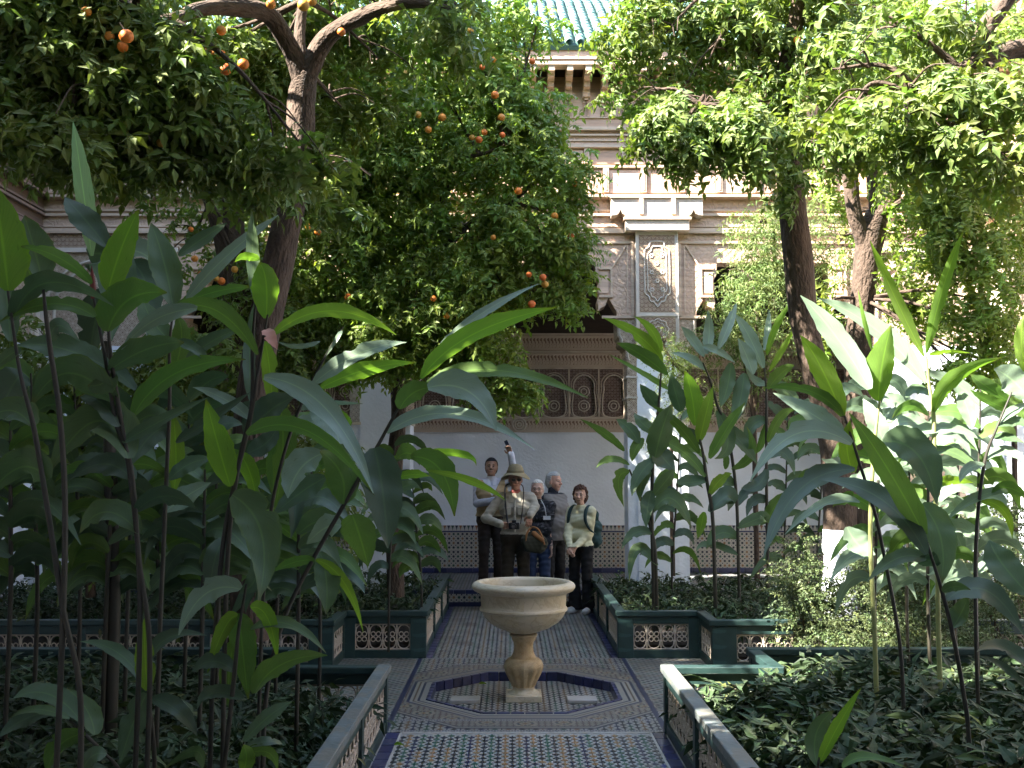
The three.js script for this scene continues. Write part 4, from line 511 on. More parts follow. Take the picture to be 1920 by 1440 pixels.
tree({ name: 'orange_tree', label: 'orange tree mostly off the right edge, two bare limbs reaching in at the top right', cat: 'tree', group: G1, mat: M.citrus, forms: SPR.citrus, scale: 1, droop: 0.5, base: [3.75, 0.1, -6.3],
  limbs: [[[2075, 1400, 6.3, 0.14], [2070, 900, 6.3, 0.13], [2040, 400, 6.2, 0.12], [1990, 120, 6.1, 0.09], [1960, 85, 6.05, 0.08]], [[1970, 95, 6.05, 0.07], [1905, 92, 6, 0.055], [1850, 110, 5.9, 0.045], [1800, 130, 5.8, 0.03], [1740, 190, 5.7, 0.012]], [[1835, 118, 5.9, 0.05], [1845, 60, 5.95, 0.055], [1880, 10, 6, 0.05], [1930, -60, 6, 0.04]], [[1960, 85, 6.05, 0.07], [1985, -30, 6.1, 0.05], [2010, -200, 6.1, 0.03]]],
  blobs: [[1660, 40, 120, 60, 5.9, 0.35, 70], [1690, 170, 130, 55, 5.7, 0.35, 110], [1790, 190, 110, 55, 5.7, 0.35, 100], [1600, 200, 100, 35, 5.6, 0.3, 60], [1700, 245, 70, 30, 5.5, 0.3, 40], [1780, 270, 70, 45, 5.6, 0.3, 50], [1880, 190, 90, 60, 5.7, 0.4, 80], [1780, 50, 90, 60, 6, 0.35, 55], [1890, 300, 50, 50, 5.7, 0.3, 40], [1560, 130, 80, 50, 5.8, 0.3, 40], [2150, -100, 200, 140, 6, 0.8, 200], [2000, -900, 500, 400, 4.6, 0.9, 500]],  // last clump is unseen, added overhead to shade the near right bed
  oranges: [] });
// fine-leaved shrubs in the sun
tree({ name: 'oleander', label: 'tall yellow-green fine-leaved shrub in the sun, just left of the leaning trunk', cat: 'shrub', group: 'fine-leaved shrubs', mat: M.bamboo, forms: SPR.lance, scale: 0.8, droop: -0.1,
  limbs: [[[1420, 1090, 12.6, 0.035], [1415, 800, 12.5, 0.03], [1420, 560, 12.4, 0.02]], [[1415, 800, 12.5, 0.025], [1390, 640, 12.4, 0.018], [1380, 560, 12.3, 0.01]], [[1416, 780, 12.5, 0.025], [1450, 600, 12.4, 0.02], [1450, 430, 12.3, 0.01]]],
  blobs: [[1410, 520, 60, 90, 12.3, 0.5, 330], [1425, 420, 55, 60, 12.3, 0.4, 190], [1395, 600, 60, 60, 12.3, 0.5, 200], [1450, 480, 50, 110, 12.5, 0.4, 260], [1340, 640, 50, 40, 12.3, 0.35, 110], [1440, 660, 60, 70, 12.5, 0.5, 160]] });
tree({ name: 'oleander', label: 'bright fine-leaved shrub against the sunlit wall at the right edge', cat: 'shrub', group: 'fine-leaved shrubs', mat: M.bamboo, forms: SPR.lance, scale: 0.8, droop: -0.1,
  limbs: [[[1905, 1080, 12.4, 0.035], [1900, 700, 12.3, 0.03], [1890, 400, 12.2, 0.012]]],
  blobs: [[1890, 380, 60, 80, 12.2, 0.4, 260], [1900, 470, 50, 70, 12.2, 0.4, 160], [1840, 330, 60, 50, 12.2, 0.4, 120], [1560, 470, 50, 80, 12.6, 0.4, 160], [1530, 400, 40, 60, 12.5, 0.3, 90]] });
tree({ name: 'oleander', label: 'small dark narrow-leaved shrub before the white pier, right of the opening', cat: 'shrub', group: 'fine-leaved shrubs', mat: M.citrus, forms: SPR.lance, scale: 0.55, droop: 0.1,
  limbs: [[[1262, 1080, 12.9, 0.03], [1258, 850, 12.9, 0.02], [1262, 680, 12.9, 0.012]]],
  blobs: [[1255, 690, 50, 45, 12.9, 0.3, 140], [1300, 730, 60, 55, 12.9, 0.3, 150], [1245, 640, 35, 22, 12.9, 0.25, 50], [1350, 760, 60, 50, 12.9, 0.3, 110], [1250, 810, 40, 40, 12.9, 0.3, 40]] });

tree({ name: 'laurel_bush', label: 'dark broad bush behind the left gingers, first from the left edge', cat: 'bush', group: null, mat: M.citrus, forms: SPR.citrus, scale: 1.3, droop: 0.1,
  limbs: [[[170, 1120, 9.8, 0.05], [165, 950, 9.8, 0.04], [150, 800, 9.8, 0.02]], [[168, 1000, 9.8, 0.03], [230, 860, 9.8, 0.015]]],
  blobs: [[150, 760, 90, 80, 9.8, 0.5, 170], [200, 860, 100, 80, 9.8, 0.5, 230], [140, 960, 60, 60, 9.9, 0.4, 120], [240, 960, 100, 80, 9.8, 0.5, 230], [270, 700, 90, 90, 9.6, 0.4, 190], [370, 680, 80, 80, 9.6, 0.4, 140], [120, 690, 60, 60, 9.5, 0.4, 80], [60, 640, 50, 60, 9.8, 0.4, 60]] });
tree({ name: 'laurel_bush', label: 'dark broad bush behind the tallest left ginger, below the slim orange tree', cat: 'bush', group: null, mat: M.citrus, forms: SPR.citrus, scale: 1.3, droop: 0.1,
  limbs: [[[410, 1120, 9.9, 0.05], [405, 950, 9.9, 0.04], [380, 800, 9.9, 0.02]], [[408, 1000, 9.9, 0.03], [470, 880, 9.9, 0.015]]],
  blobs: [[330, 800, 80, 80, 9.9, 0.5, 170], [420, 860, 110, 80, 9.9, 0.5, 240], [380, 960, 100, 70, 9.9, 0.5, 220], [500, 950, 90, 80, 9.9, 0.5, 200], [590, 880, 70, 80, 10.2, 0.4, 130], [600, 1000, 60, 60, 10.2, 0.4, 120]] });
// ---------------------------------------------------------------- clipped myrtles and ground cover
function shrub(label, blobs) {
  const b0 = blobs[0], o = at(b0[0], b0[1], b0[4]); o.y = 0.12; const t = thing('myrtle_bush', label, 'bush', o, 'myrtle bushes by the whitewashed trunk');
  for (const b of blobs) { const c = at(b[0], b[1], b[4]).sub(o); for (let k = 0; k < 3; k++) part('stem', taper([V(c.x + rr(-0.1, 0.1), 0, c.z + rr(-0.1, 0.1)), c.clone().multiplyScalar(1).add(V(rr(-0.1, 0.1), -0.1, rr(-0.1, 0.1)))], [0.012, 0.006], 6, 5), M.bark, t); }
  cloud(t, 'foliage', M.myrtle, SPR.myrtle, blobSpots(blobs, o, 1, -0.5));
}
shrub('small-leaved bush in full sun left of the whitewashed trunk', [[1510, 1140, 60, 60, 9.1, 0.3, 330], [1490, 1090, 30, 50, 9.1, 0.2, 110], [1530, 1210, 70, 50, 8.6, 0.35, 260], [1500, 1040, 14, 40, 9.2, 0.1, 60]]);
shrub('broad dark myrtle bush right of the whitewashed trunk', [[1660, 1130, 70, 90, 8.9, 0.4, 420], [1740, 1120, 80, 90, 8.8, 0.45, 420], [1640, 1210, 80, 60, 8.5, 0.4, 300], [1750, 1210, 90, 60, 8.4, 0.4, 300], [1650, 1050, 40, 40, 9.1, 0.3, 130]]);
shrub('tall myrtle bush under the wooden door, catching specks of sun', [[1850, 1060, 80, 80, 9.2, 0.4, 420], [1870, 1150, 90, 90, 8.9, 0.4, 400], [1820, 1010, 50, 50, 9.4, 0.3, 170], [1910, 990, 40, 50, 9.4, 0.3, 130], [1900, 1240, 70, 60, 8.6, 0.4, 200]]);
function cover(label, n, spot, sc, h) {
  const t = thing('ground_cover', label, 'ground cover', V(0, 0.1, -8)); t.userData.kind = 'stuff'; const s = [];
  for (let i = 0; i < n; i++) { const p = spot(); if (!p) continue; const y = (h || 0.3) * (0.55 + 0.45 * fbm(p[0] * 0.25 + 9, p[1] * 0.25 + 9, 7, 205)) * (0.35 + 0.65 * Math.sqrt(rnd())); const ed = Math.min(1, Math.max(0.35, 0.35 + 1.5 * (p[2] ?? 1))); s.push([V(p[0], y * ed, p[1] + 8), rr(0, 6.28), rr(0.1, 1.0), sc * rr(0.6, 1.45), rr(0.55, 1.4)]); }
  cloud(t, 'foliage', M.cover, SPR.cover, s);
}
cover('dense glossy ground cover filling the near right planter', 5200, () => { const z = rr(-7.6, -3.4), x = rr(1.1, 4.4); return (z < -6.93 && x < 1.86) || x > -z * 0.56 + 0.3 ? null : [x, z, Math.min(x - 1.1, x < 1.9 ? z + 6.93 : z + 7.6)]; }, 1.2, 0.42);
cover('dark ground cover filling the near left planter', 5200, () => { const z = rr(-7.6, -3.4), x = rr(-4.6, -1.1); return (z < -6.75 && x > -1.86) || -x > -z * 0.56 + 0.4 ? null : [x, z, Math.min(-x - 1.1, x > -1.9 ? z + 6.75 : z + 7.6)]; }, 1.15, 0.42);
cover('leafy ground cover filling the far right planter', 2600, () => { const z = rr(-13.1, -9.3), x = rr(1.0, 6.2); return z > -9.95 && x < 1.78 ? null : [x, z]; }, 0.9, 0.42);
cover('deep-shaded ground cover filling the far left planter', 2600, () => { const z = rr(-13.1, -9.3), x = rr(-6.2, -1.0); return z > -9.95 && x > -1.78 ? null : [x, z]; }, 0.9, 0.44);

// ---------------------------------------------------------------- ginger plants: every blade its own leaf
const DARK = 'leafDark', MID = 'leafMid', BRI = 'leafBright', PAL = 'leafPale';
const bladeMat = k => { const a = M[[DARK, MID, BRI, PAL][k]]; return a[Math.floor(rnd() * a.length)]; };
function blade(P0, P1, P2, W, face, rollDeg, amp = 1) {                 // W metres; face 1 shows the upper side to the viewer, -1 the underside
  const Q = P1.clone().multiplyScalar(2).addScaledVector(P0, -0.5).addScaledVector(P2, -0.5), N = 22, S = [-1, -0.55, 0, 0.55, 1], tearT = rnd() < 0.3 ? rr(0.3, 0.85) : 9, tearS = rnd() < 0.5 ? -1 : 1, asym = rr(-0.12, 0.12), pos = [], uv = [], idx = [], p = V(0, 0, 0), T = V(0, 0, 0), len = P0.distanceTo(P1) + P1.distanceTo(P2), ph = rr(0, 6), fold = rr(0.12, 0.3), tw = rr(-0.25, 0.25), full = rr(0.68, 0.85);
  const horiz = 1 - Math.abs(P2.y - P0.y) / Math.max(0.01, P2.distanceTo(P0));
  let sign = 0;
  for (let i = 0; i <= N; i++) {
    const t = i / N, u = 1 - t; p.set(0, 0, 0).addScaledVector(P0, u * u).addScaledVector(Q, 2 * u * t).addScaledVector(P2, t * t);
    T.set(0, 0, 0).addScaledVector(P0, -2 * u).addScaledVector(Q, 2 * (u - t)).addScaledVector(P2, 2 * t).normalize();
    const n0 = EYE.clone().sub(p); n0.addScaledVector(T, -n0.dot(T)).normalize(); const b0 = T.clone().cross(n0);
    if (!sign) sign = (b0.y > 0 ? -1 : 1) * face;
    const r = rollDeg * Math.PI / 180 * sign + tw * (t - 0.3), b = b0.clone().multiplyScalar(Math.cos(r)).addScaledVector(n0, Math.sin(r)), n = n0.clone().multiplyScalar(Math.cos(r)).addScaledVector(b0, -Math.sin(r));
    const w = W / 2 * Math.max(0.04, Math.pow(Math.sin(Math.PI * Math.pow(Math.min(1, t * 0.985 + 0.015), full)), 0.8) * (t > 0.8 ? 1 - 0.25 * Math.pow((t - 0.8) / 0.2, 2) : 1));
    for (const s0 of S) { const rag = 1 + 0.035 * Math.sin(t * 37 + ph * 3 + s0) + 0.03 * Math.sin(t * 61 + ph), s = s0 * (Math.abs(s0) === 1 ? rag : 1) * (1 + asym * Math.sign(s0)) * (s0 * tearS > 0 && Math.abs(t - tearT) < 0.035 ? (Math.abs(s0) === 1 ? 0.62 : 0.95) : 1); const k = w * Math.abs(s) * fold * face + n.length() * 0.10 * amp * w * Math.abs(s) * Math.sin(t * 11 + ph + s * 1.3) + 0.05 * w * Math.sin(t * 23 + ph * 2 + s * 2) * Math.abs(s); pos.push(p.x + b.x * s * w + n.x * k, p.y + b.y * s * w + n.y * k, p.z + b.z * s * w + n.z * k); uv.push((s0 + 1) / 2, Math.min(0.998, t)); }
  }
  for (let i = 0; i < N; i++) for (let j = 0; j < 4; j++) { const a = i * 5 + j; idx.push(a, a + 1, a + 5, a + 5, a + 1, a + 6); }
  const g = new THREE.BufferGeometry(); g.setAttribute('position', new THREE.Float32BufferAttribute(pos, 3)); g.setAttribute('uv', new THREE.Float32BufferAttribute(uv, 2)); g.setIndex(idx); g.computeVertexNormals(); return g;
}
// leaves: [bx,by, mx,my, tx,ty, width px, face, tone, depth offset?]
function ginger(label, depth, stems, leaves, { mat = M.stem, r = 0.0095, group = 'tall ginger plants in the planters', name = 'ginger_plant' } = {}) {
  const last = stems[0][stems[0].length - 1], o = at(last[0], last[1], depth); const ground = o.clone(); ground.y = 0.1; const t = thing(name, label, 'plant', ground, group);
  for (const s of stems) { const pts = s.map(([x, y]) => at(x, y, depth).sub(ground)); if (pts[pts.length - 1].y > 0.05) { const e = pts[pts.length - 1].clone(); e.y = 0; pts.push(e); } part('stem', taper(pts, [r * 0.5, r, r * 1.1, r * 1.15], 8 * pts.length, 7), mat, t); }
  for (const [x0, y0, x1, y1, x2, y2, w, face, tone, dz = 0] of leaves) {
    const d = depth + dz + rr(-0.03, 0.03), m = d / FPX, rise = (y0 - y2) * m, riseM = (y0 - y1) * m, span = Math.hypot(x2 - x0, y2 - y0), hor = Math.abs(x2 - x0) / Math.max(1, span), roll = 34 * hor + 6;
    const dm = d + face * 0.42 * riseM + rr(-0.03, 0.03), dt = d + face * 0.42 * rise + rr(-0.06, 0.06);
    const g = blade(at(x0, y0, d), at(x1, y1, Math.max(1.5, dm)), at(x2, y2, Math.max(1.5, dt)), w * m / Math.max(0.6, Math.cos(roll * Math.PI / 180)), face, roll); g.translate(-ground.x, -ground.y, -ground.z); part('leaf', g, bladeMat(tone), t);
  }
  return t;
}
ginger('tall ginger at the left edge with one broad back-lit leaf cut by the frame', 3.7, [[[15, 545], [38, 700], [63, 800], [90, 960], [120, 1150], [150, 1300]], [[80, 527], [86, 590], [95, 660], [110, 760], [122, 960]]], [
  [16, 545, 4, 450, -10, 345, 82, -1, 2], [80, 527, 62, 460, 46, 404, 62, 1, 0, 0.15], [172, 532, 108, 482, 34, 462, 25, -1, 1], [25, 600, 92, 530, 213, 574, 44, -1, 0], [178, 594, 95, 570, -5, 606, 30, 1, 1], [68, 545, 55, 510, 42, 468, 30, -1, 1, 0.3], [40, 655, 15, 668, -20, 700, 22, 1, 0], [20, 640, 12, 560, 0, 480, 36, 1, 0, 0.5], [95, 640, 110, 610, 150, 640, 30, -1, 0, 0.2], [60, 800, 20, 770, -30, 790, 50, 1, 0], [90, 900, 30, 880, -40, 960, 60, -1, 0], [45, 700, 20, 730, -10, 800, 60, 1, 0, 0.4]]);
const redTip = ginger('ginger with a dark red bud at its tip, second from the left edge', 4.1, [[[173, 545], [195, 660], [220, 800], [242, 860], [262, 1061], [280, 1200]], [[203, 545], [205, 640], [222, 760], [245, 900], [262, 1100]]], [
  [200, 462, 158, 410, 122, 370, 48, 1, 0, 0.3], [203, 545, 226, 470, 260, 393, 56, -1, 2], [203, 622, 242, 562, 313, 549, 62, -1, 1], [205, 690, 110, 652, 33, 648, 48, 1, 0], [205, 695, 275, 655, 345, 642, 50, -1, 0], [220, 760, 130, 700, 60, 760, 60, -1, 0], [240, 860, 180, 790, 90, 890, 74, 1, 0], [222, 800, 190, 755, 150, 745, 40, 1, 0], [215, 700, 190, 720, 165, 722, 40, 1, 0], [250, 900, 195, 870, 130, 900, 45, 1, 0], [230, 830, 300, 790, 390, 745, 24, 1, 0], [262, 1000, 200, 960, 150, 1000, 46, 1, 0], [255, 960, 310, 930, 370, 955, 36, -1, 0]]);
part('bud', taper([at(174, 560, 4.1), at(174, 540, 4.1), at(173, 520, 4.1), at(172, 498, 4.1)].map(p => p.sub(redTip.position)), [0.008, 0.014, 0.010, 0.001], 10, 8), std({ color: C(0.14, 0.02, 0.015), roughness: 0.6 }), redTip);
ginger('ginger with wide bluish upright leaf, behind the red-tipped one', 4.7, [[[325, 575], [318, 650], [318, 760], [312, 900], [306, 1040], [300, 1180]]], [
  [325, 577, 307, 490, 283, 418, 56, 1, 0], [335, 480, 380, 447, 426, 418, 26, 1, 0, 0.3], [350, 562, 425, 480, 522, 403, 28, 1, 3, -0.1], [328, 575, 400, 548, 470, 538, 24, -1, 1], [330, 640, 365, 655, 393, 682, 20, 1, 0, -0.4], [350, 672, 405, 636, 456, 615, 24, 1, 0], [250, 780, 330, 700, 461, 674, 40, -1, 1, -0.3], [320, 640, 285, 600, 268, 560, 44, 1, 0, 0.3], [318, 720, 340, 640, 330, 590, 40, -1, 1, 0.3], [318, 900, 355, 870, 400, 860, 30, 1, 0], [318, 800, 280, 820, 240, 880, 50, 1, 0], [325, 780, 330, 860, 325, 930, 34, -1, 2, 0.2], [310, 960, 350, 930, 395, 905, 40, 1, 3, 0.3], [330, 830, 390, 790, 470, 735, 22, 1, 0, -0.4]]);
{ const t = ginger('tallest left ginger, crowned by a folded yellow-green leaf and a pink bract', 4.3, [[[502, 590], [485, 690], [467, 797], [440, 905], [420, 1010], [400, 1250]], [[480, 560], [474, 640], [472, 760], [450, 860], [430, 1000]]], [
  [480, 565, 474, 470, 472, 394, 26, 1, 0], [474, 760, 468, 660, 480, 560, 24, 1, 0], [499, 597, 499, 530, 486, 492, 50, -1, 2], [482, 665, 400, 580, 310, 590, 32, -1, 1], [370, 578, 290, 600, 228, 656, 32, 1, 3, -0.25], [510, 630, 620, 583, 743, 628, 28, -1, 2], [497, 640, 507, 705, 512, 785, 32, -1, 2, 0.15], [495, 707, 610, 765, 700, 925, 44, 1, 3, -0.2], [463, 815, 580, 810, 702, 930, 30, -1, 1, -0.3], [432, 912, 408, 832, 386, 749, 50, -1, 2, -0.1], [448, 850, 470, 890, 482, 950, 34, -1, 2, 0.1], [462, 815, 504, 772, 552, 744, 54, 1, 0], [435, 928, 490, 1000, 485, 1126, 74, 1, 0, -0.1], [470, 788, 420, 748, 361, 726, 24, 1, 3], [462, 850, 500, 830, 520, 800, 36, 1, 0, 0.2], [420, 1010, 400, 1060, 395, 1130, 40, 1, 0, 0.2], [486, 488, 462, 482, 440, 492, 18, -1, 2, -0.05], [525, 760, 530, 850, 515, 960, 46, -1, 1, 0.3], [600, 640, 560, 650, 520, 640, 10, 1, 3]]);
  const o = t.position, pink = std({ color: C(0.62, 0.33, 0.26), roughness: 0.8 }), g = blade(at(500, 617, 4.3), at(508, 632, 4.27), at(520, 655, 4.28), 0.055, 1, 10); g.translate(-o.x, -o.y, -o.z); part('bract', g, pink, t); }
ginger('arching ginger leaning right, its long green leaves reaching across the hanging orange leaves', 4.4, [[[790, 712], [747, 767], [710, 833], [660, 920], [637, 960], [590, 1043], [533, 1160], [500, 1300]]], [
  [790, 710, 885, 628, 1045, 576, 36, -1, 2], [815, 665, 900, 590, 1010, 532, 20, 1, 3, 0.1], [797, 722, 930, 694, 1103, 746, 28, 1, 1], [802, 727, 880, 735, 930, 808, 52, 1, 3, -0.2], [750, 767, 775, 737, 815, 726, 40, -1, 1], [725, 812, 850, 776, 1003, 843, 28, 1, 3], [702, 840, 718, 925, 727, 1028, 76, 1, 0, -0.15], [770, 857, 826, 882, 852, 968, 46, -1, 1, 0.05], [730, 860, 850, 850, 893, 873, 16, -1, 2, 0.2], [745, 895, 775, 890, 806, 893, 18, -1, 2, 0.2], [800, 882, 885, 903, 948, 938, 14, -1, 2], [660, 965, 676, 1010, 690, 1062, 62, -1, 1], [642, 945, 640, 890, 600, 846, 62, -1, 1], [605, 850, 563, 880, 540, 934, 52, 1, 3, -0.1], [610, 895, 562, 925, 512, 966, 40, 1, 0], [592, 1050, 645, 1092, 681, 1186, 20, -1, 2], [590, 1050, 550, 1055, 508, 1074, 20, -1, 1], [600, 1035, 612, 1090, 611, 1152, 46, 1, 0, 0.1], [640, 985, 610, 990, 575, 1020, 44, 1, 3, 0.2], [690, 860, 640, 850, 600, 842, 30, 1, 0, 0.2], [780, 856, 760, 850, 742, 862, 30, -1, 1, 0.1]]);
ginger('young ginger shoot with one blade of it in full sun', 4.6, [[[643, 613], [612, 665], [587, 713], [560, 770], [530, 860], [505, 980], [490, 1200]]], [
  [585, 722, 672, 664, 762, 642, 32, 1, 3, -0.1], [600, 728, 690, 692, 778, 680, 30, -1, 2], [640, 620, 632, 635, 610, 670, 8, 1, 3], [580, 760, 620, 790, 640, 850, 50, 1, 3, 0.2], [560, 770, 590, 755, 680, 757, 18, 1, 3, 0.2], [575, 740, 610, 745, 615, 775, 20, -1, 2], [560, 800, 590, 800, 650, 830, 40, 1, 3, 0.3], [540, 860, 555, 930, 545, 1010, 36, 1, 0], [600, 760, 640, 790, 650, 800, 30, -1, 2, 0.3], [545, 820, 520, 860, 512, 930, 44, -1, 1, 0.2]], { r: 0.008 });
ginger('lower ginger with ragged yellowing leaves hanging over the near left planter', 4.2, [[[462, 1095], [448, 1180], [440, 1260], [425, 1400], [420, 1440]]], [
  [451, 1105, 385, 1114, 335, 1191, 44, 1, 3, -0.1], [470, 1140, 502, 1160, 520, 1242, 30, -1, 2], [445, 1155, 420, 1180, 389, 1262, 28, -1, 2], [470, 1180, 540, 1170, 611, 1224, 22, 1, 0], [478, 1300, 528, 1246, 614, 1229, 36, -1, 1], [450, 1110, 480, 1080, 470, 1020, 30, 1, 0], [448, 1150, 455, 1220, 465, 1310, 50, -1, 1], [440, 1260, 400, 1240, 360, 1260, 30, 1, 0], [440, 1200, 430, 1260, 430, 1330, 36, -1, 1, 0.1], [455, 1310, 400, 1300, 370, 1330, 26, 1, 0]]);
ginger('young ginger with a single bright upright leaf low in the dark left bed', 4.3, [[[277, 1297], [285, 1360], [290, 1440]]], [[277, 1295, 272, 1230, 271, 1160, 36, -1, 2], [277, 1295, 224, 1226, 150, 1203, 26, 1, 0], [275, 1255, 312, 1198, 388, 1192, 24, 1, 0], [275, 1300, 248, 1360, 225, 1432, 46, 1, 0], [280, 1310, 330, 1330, 370, 1380, 30, 1, 0]], { r: 0.009 });
ginger('low ginger fanning narrow leaves in the bottom left corner', 3.9, [[[130, 1350], [160, 1378], [195, 1412], [225, 1450]]], [[155, 1357, 92, 1302, 25, 1310, 36, 1, 0], [178, 1378, 162, 1330, 126, 1291, 38, 1, 0], [105, 1337, 50, 1347, -5, 1385, 30, 1, 0], [160, 1375, 112, 1398, 88, 1450, 36, -1, 1], [200, 1413, 170, 1420, 152, 1455, 30, 1, 0], [130, 1348, 70, 1330, 20, 1345, 16, 1, 0]], { r: 0.008 });
ginger('seedling ginger at the bottom edge beside the near left rail', 4.1, [[[457, 1391], [455, 1420], [452, 1450]]], [[380, 1440, 365, 1408, 310, 1440, 20, 1, 0], [455, 1448, 462, 1420, 456, 1396, 30, -1, 2], [457, 1391, 502, 1345, 548, 1315, 26, 1, 0], [452, 1420, 500, 1410, 520, 1445, 22, -1, 1], [460, 1400, 500, 1390, 530, 1395, 16, 1, 0]], { r: 0.007 });
// right-hand side
ginger('leafy ginger in the far right planter, nearest the backpack, bright leaves fanned upwards', 10.15, [[[1306, 798], [1318, 850], [1325, 900], [1335, 960], [1340, 1075]], [[1240, 690], [1235, 760], [1225, 850], [1222, 960], [1225, 1080]], [[1180, 880], [1200, 930], [1225, 1010], [1230, 1085]]], [
  [1242, 678, 1196, 628, 1131, 596, 24, -1, 2], [1238, 660, 1222, 620, 1189, 593, 17, -1, 2], [1251, 704, 1206, 668, 1156, 643, 25, -1, 1], [1258, 733, 1208, 702, 1141, 664, 11, 1, 2], [1277, 772, 1266, 735, 1258, 700, 30, -1, 0], [1304, 798, 1297, 742, 1284, 695, 34, -1, 2], [1311, 829, 1324, 775, 1337, 723, 25, -1, 2], [1331, 860, 1364, 802, 1397, 755, 22, -1, 1], [1311, 850, 1271, 797, 1222, 760, 20, -1, 1], [1322, 894, 1279, 846, 1222, 821, 22, 1, 1], [1235, 767, 1218, 745, 1200, 720, 24, -1, 0], [1224, 808, 1206, 795, 1189, 774, 24, 1, 0], [1228, 862, 1240, 810, 1259, 758, 44, -1, 0], [1228, 840, 1245, 860, 1266, 884, 38, 1, 0], [1170, 846, 1134, 814, 1088, 786, 15, -1, 1], [1198, 832, 1180, 804, 1155, 786, 24, 1, 0], [1207, 822, 1192, 842, 1185, 866, 20, 1, 1], [1180, 872, 1145, 862, 1117, 878, 13, 1, 1], [1222, 880, 1205, 900, 1200, 940, 24, 1, 0], [1228, 860, 1200, 890, 1185, 930, 26, 1, 0], [1222, 920, 1215, 950, 1212, 990, 26, 1, 0], [1180, 885, 1160, 900, 1170, 950, 22, -1, 1], [1225, 960, 1260, 935, 1296, 990, 30, 1, 0], [1328, 900, 1290, 905, 1268, 905, 22, 1, 0], [1330, 930, 1350, 900, 1372, 888, 20, -1, 2], [1330, 960, 1365, 930, 1365, 958, 34, 1, 0], [1222, 1000, 1190, 1000, 1165, 1030, 20, 1, 0], [1232, 1060, 1195, 1030, 1180, 1090, 22, 1, 0], [1224, 930, 1250, 900, 1262, 880, 24, -1, 0], [1320, 960, 1315, 985, 1308, 1010, 18, -1, 2]], { r: 0.018 });
ginger('pale bluish ginger in front of the beige wall, long leaves spread like fingers', 10.7, [[[1318, 680], [1332, 715], [1345, 760], [1358, 790], [1378, 900], [1385, 1075]]], [
  [1320, 669, 1297, 636, 1277, 612, 19, 1, 3], [1325, 664, 1330, 620, 1327, 581, 21, 1, 3], [1347, 655, 1366, 610, 1381, 567, 19, 1, 3], [1322, 694, 1294, 672, 1257, 661, 15, 1, 3], [1318, 650, 1345, 658, 1379, 681, 15, 1, 3], [1370, 680, 1364, 725, 1350, 764, 28, 1, 0], [1395, 700, 1388, 750, 1371, 804, 30, 1, 0], [1345, 770, 1365, 830, 1340, 860, 28, 1, 0], [1360, 800, 1390, 830, 1420, 870, 26, 1, 0], [1372, 880, 1410, 850, 1400, 800, 18, -1, 1], [1378, 910, 1352, 905, 1330, 925, 22, 1, 0], [1380, 950, 1408, 915, 1430, 905, 22, 1, 0], [1382, 1010, 1350, 1000, 1325, 1030, 26, 1, 0], [1383, 990, 1430, 970, 1420, 985, 24, 1, 0], [1360, 880, 1362, 860, 1357, 848, 12, -1, 1], [1384, 1040, 1330, 1020, 1305, 1035, 14, 1, 0]], { r: 0.016 });
ginger('pale ginger left of the leaning trunk with two narrow yellow-green spears', 10.9, [[[1433, 690], [1437, 740], [1437, 800], [1437, 900], [1440, 1075]]], [
  [1431, 690, 1404, 630, 1377, 588, 24, 1, 3], [1412, 702, 1400, 668, 1384, 634, 26, 1, 3], [1433, 657, 1440, 615, 1442, 579, 13, 1, 3], [1438, 666, 1457, 610, 1485, 566, 13, -1, 2], [1442, 697, 1469, 652, 1494, 608, 12, -1, 2], [1437, 720, 1415, 712, 1398, 688, 15, 1, 3], [1440, 720, 1475, 732, 1502, 762, 24, 1, 0], [1440, 730, 1465, 700, 1490, 685, 22, -1, 1], [1440, 790, 1410, 800, 1400, 850, 24, 1, 0], [1440, 830, 1465, 780, 1495, 770, 18, -1, 1], [1440, 860, 1470, 850, 1490, 890, 24, 1, 0], [1438, 880, 1420, 910, 1390, 915, 24, 1, 0], [1440, 940, 1415, 940, 1400, 970, 20, 1, 0], [1440, 980, 1460, 940, 1490, 930, 20, -1, 1], [1437, 790, 1428, 830, 1418, 850, 14, -1, 1]], { r: 0.016 });
ginger('dark-stemmed ginger with long grey leaves arching left', 5.6, [[[1572, 745], [1590, 800], [1613, 873], [1640, 960], [1659, 1049], [1680, 1160], [1690, 1240]]], [
  [1580, 780, 1540, 690, 1501, 629, 42, -1, 2], [1580, 780, 1518, 733, 1430, 728, 20, -1, 1], [1582, 817, 1525, 778, 1450, 737, 36, 1, 3, 0.1], [1597, 832, 1495, 813, 1407, 902, 36, 1, 3, -0.1], [1603, 880, 1500, 918, 1432, 1046, 38, 1, 0, -0.1], [1600, 886, 1588, 840, 1594, 788, 34, -1, 2, 0.1], [1655, 828, 1720, 852, 1756, 945, 62, 1, 0], [1612, 942, 1548, 944, 1471, 1003, 18, 1, 3, 0.2], [1575, 760, 1590, 730, 1620, 745, 24, 1, 0], [1600, 840, 1580, 870, 1540, 860, 30, 1, 3, 0.3]]);
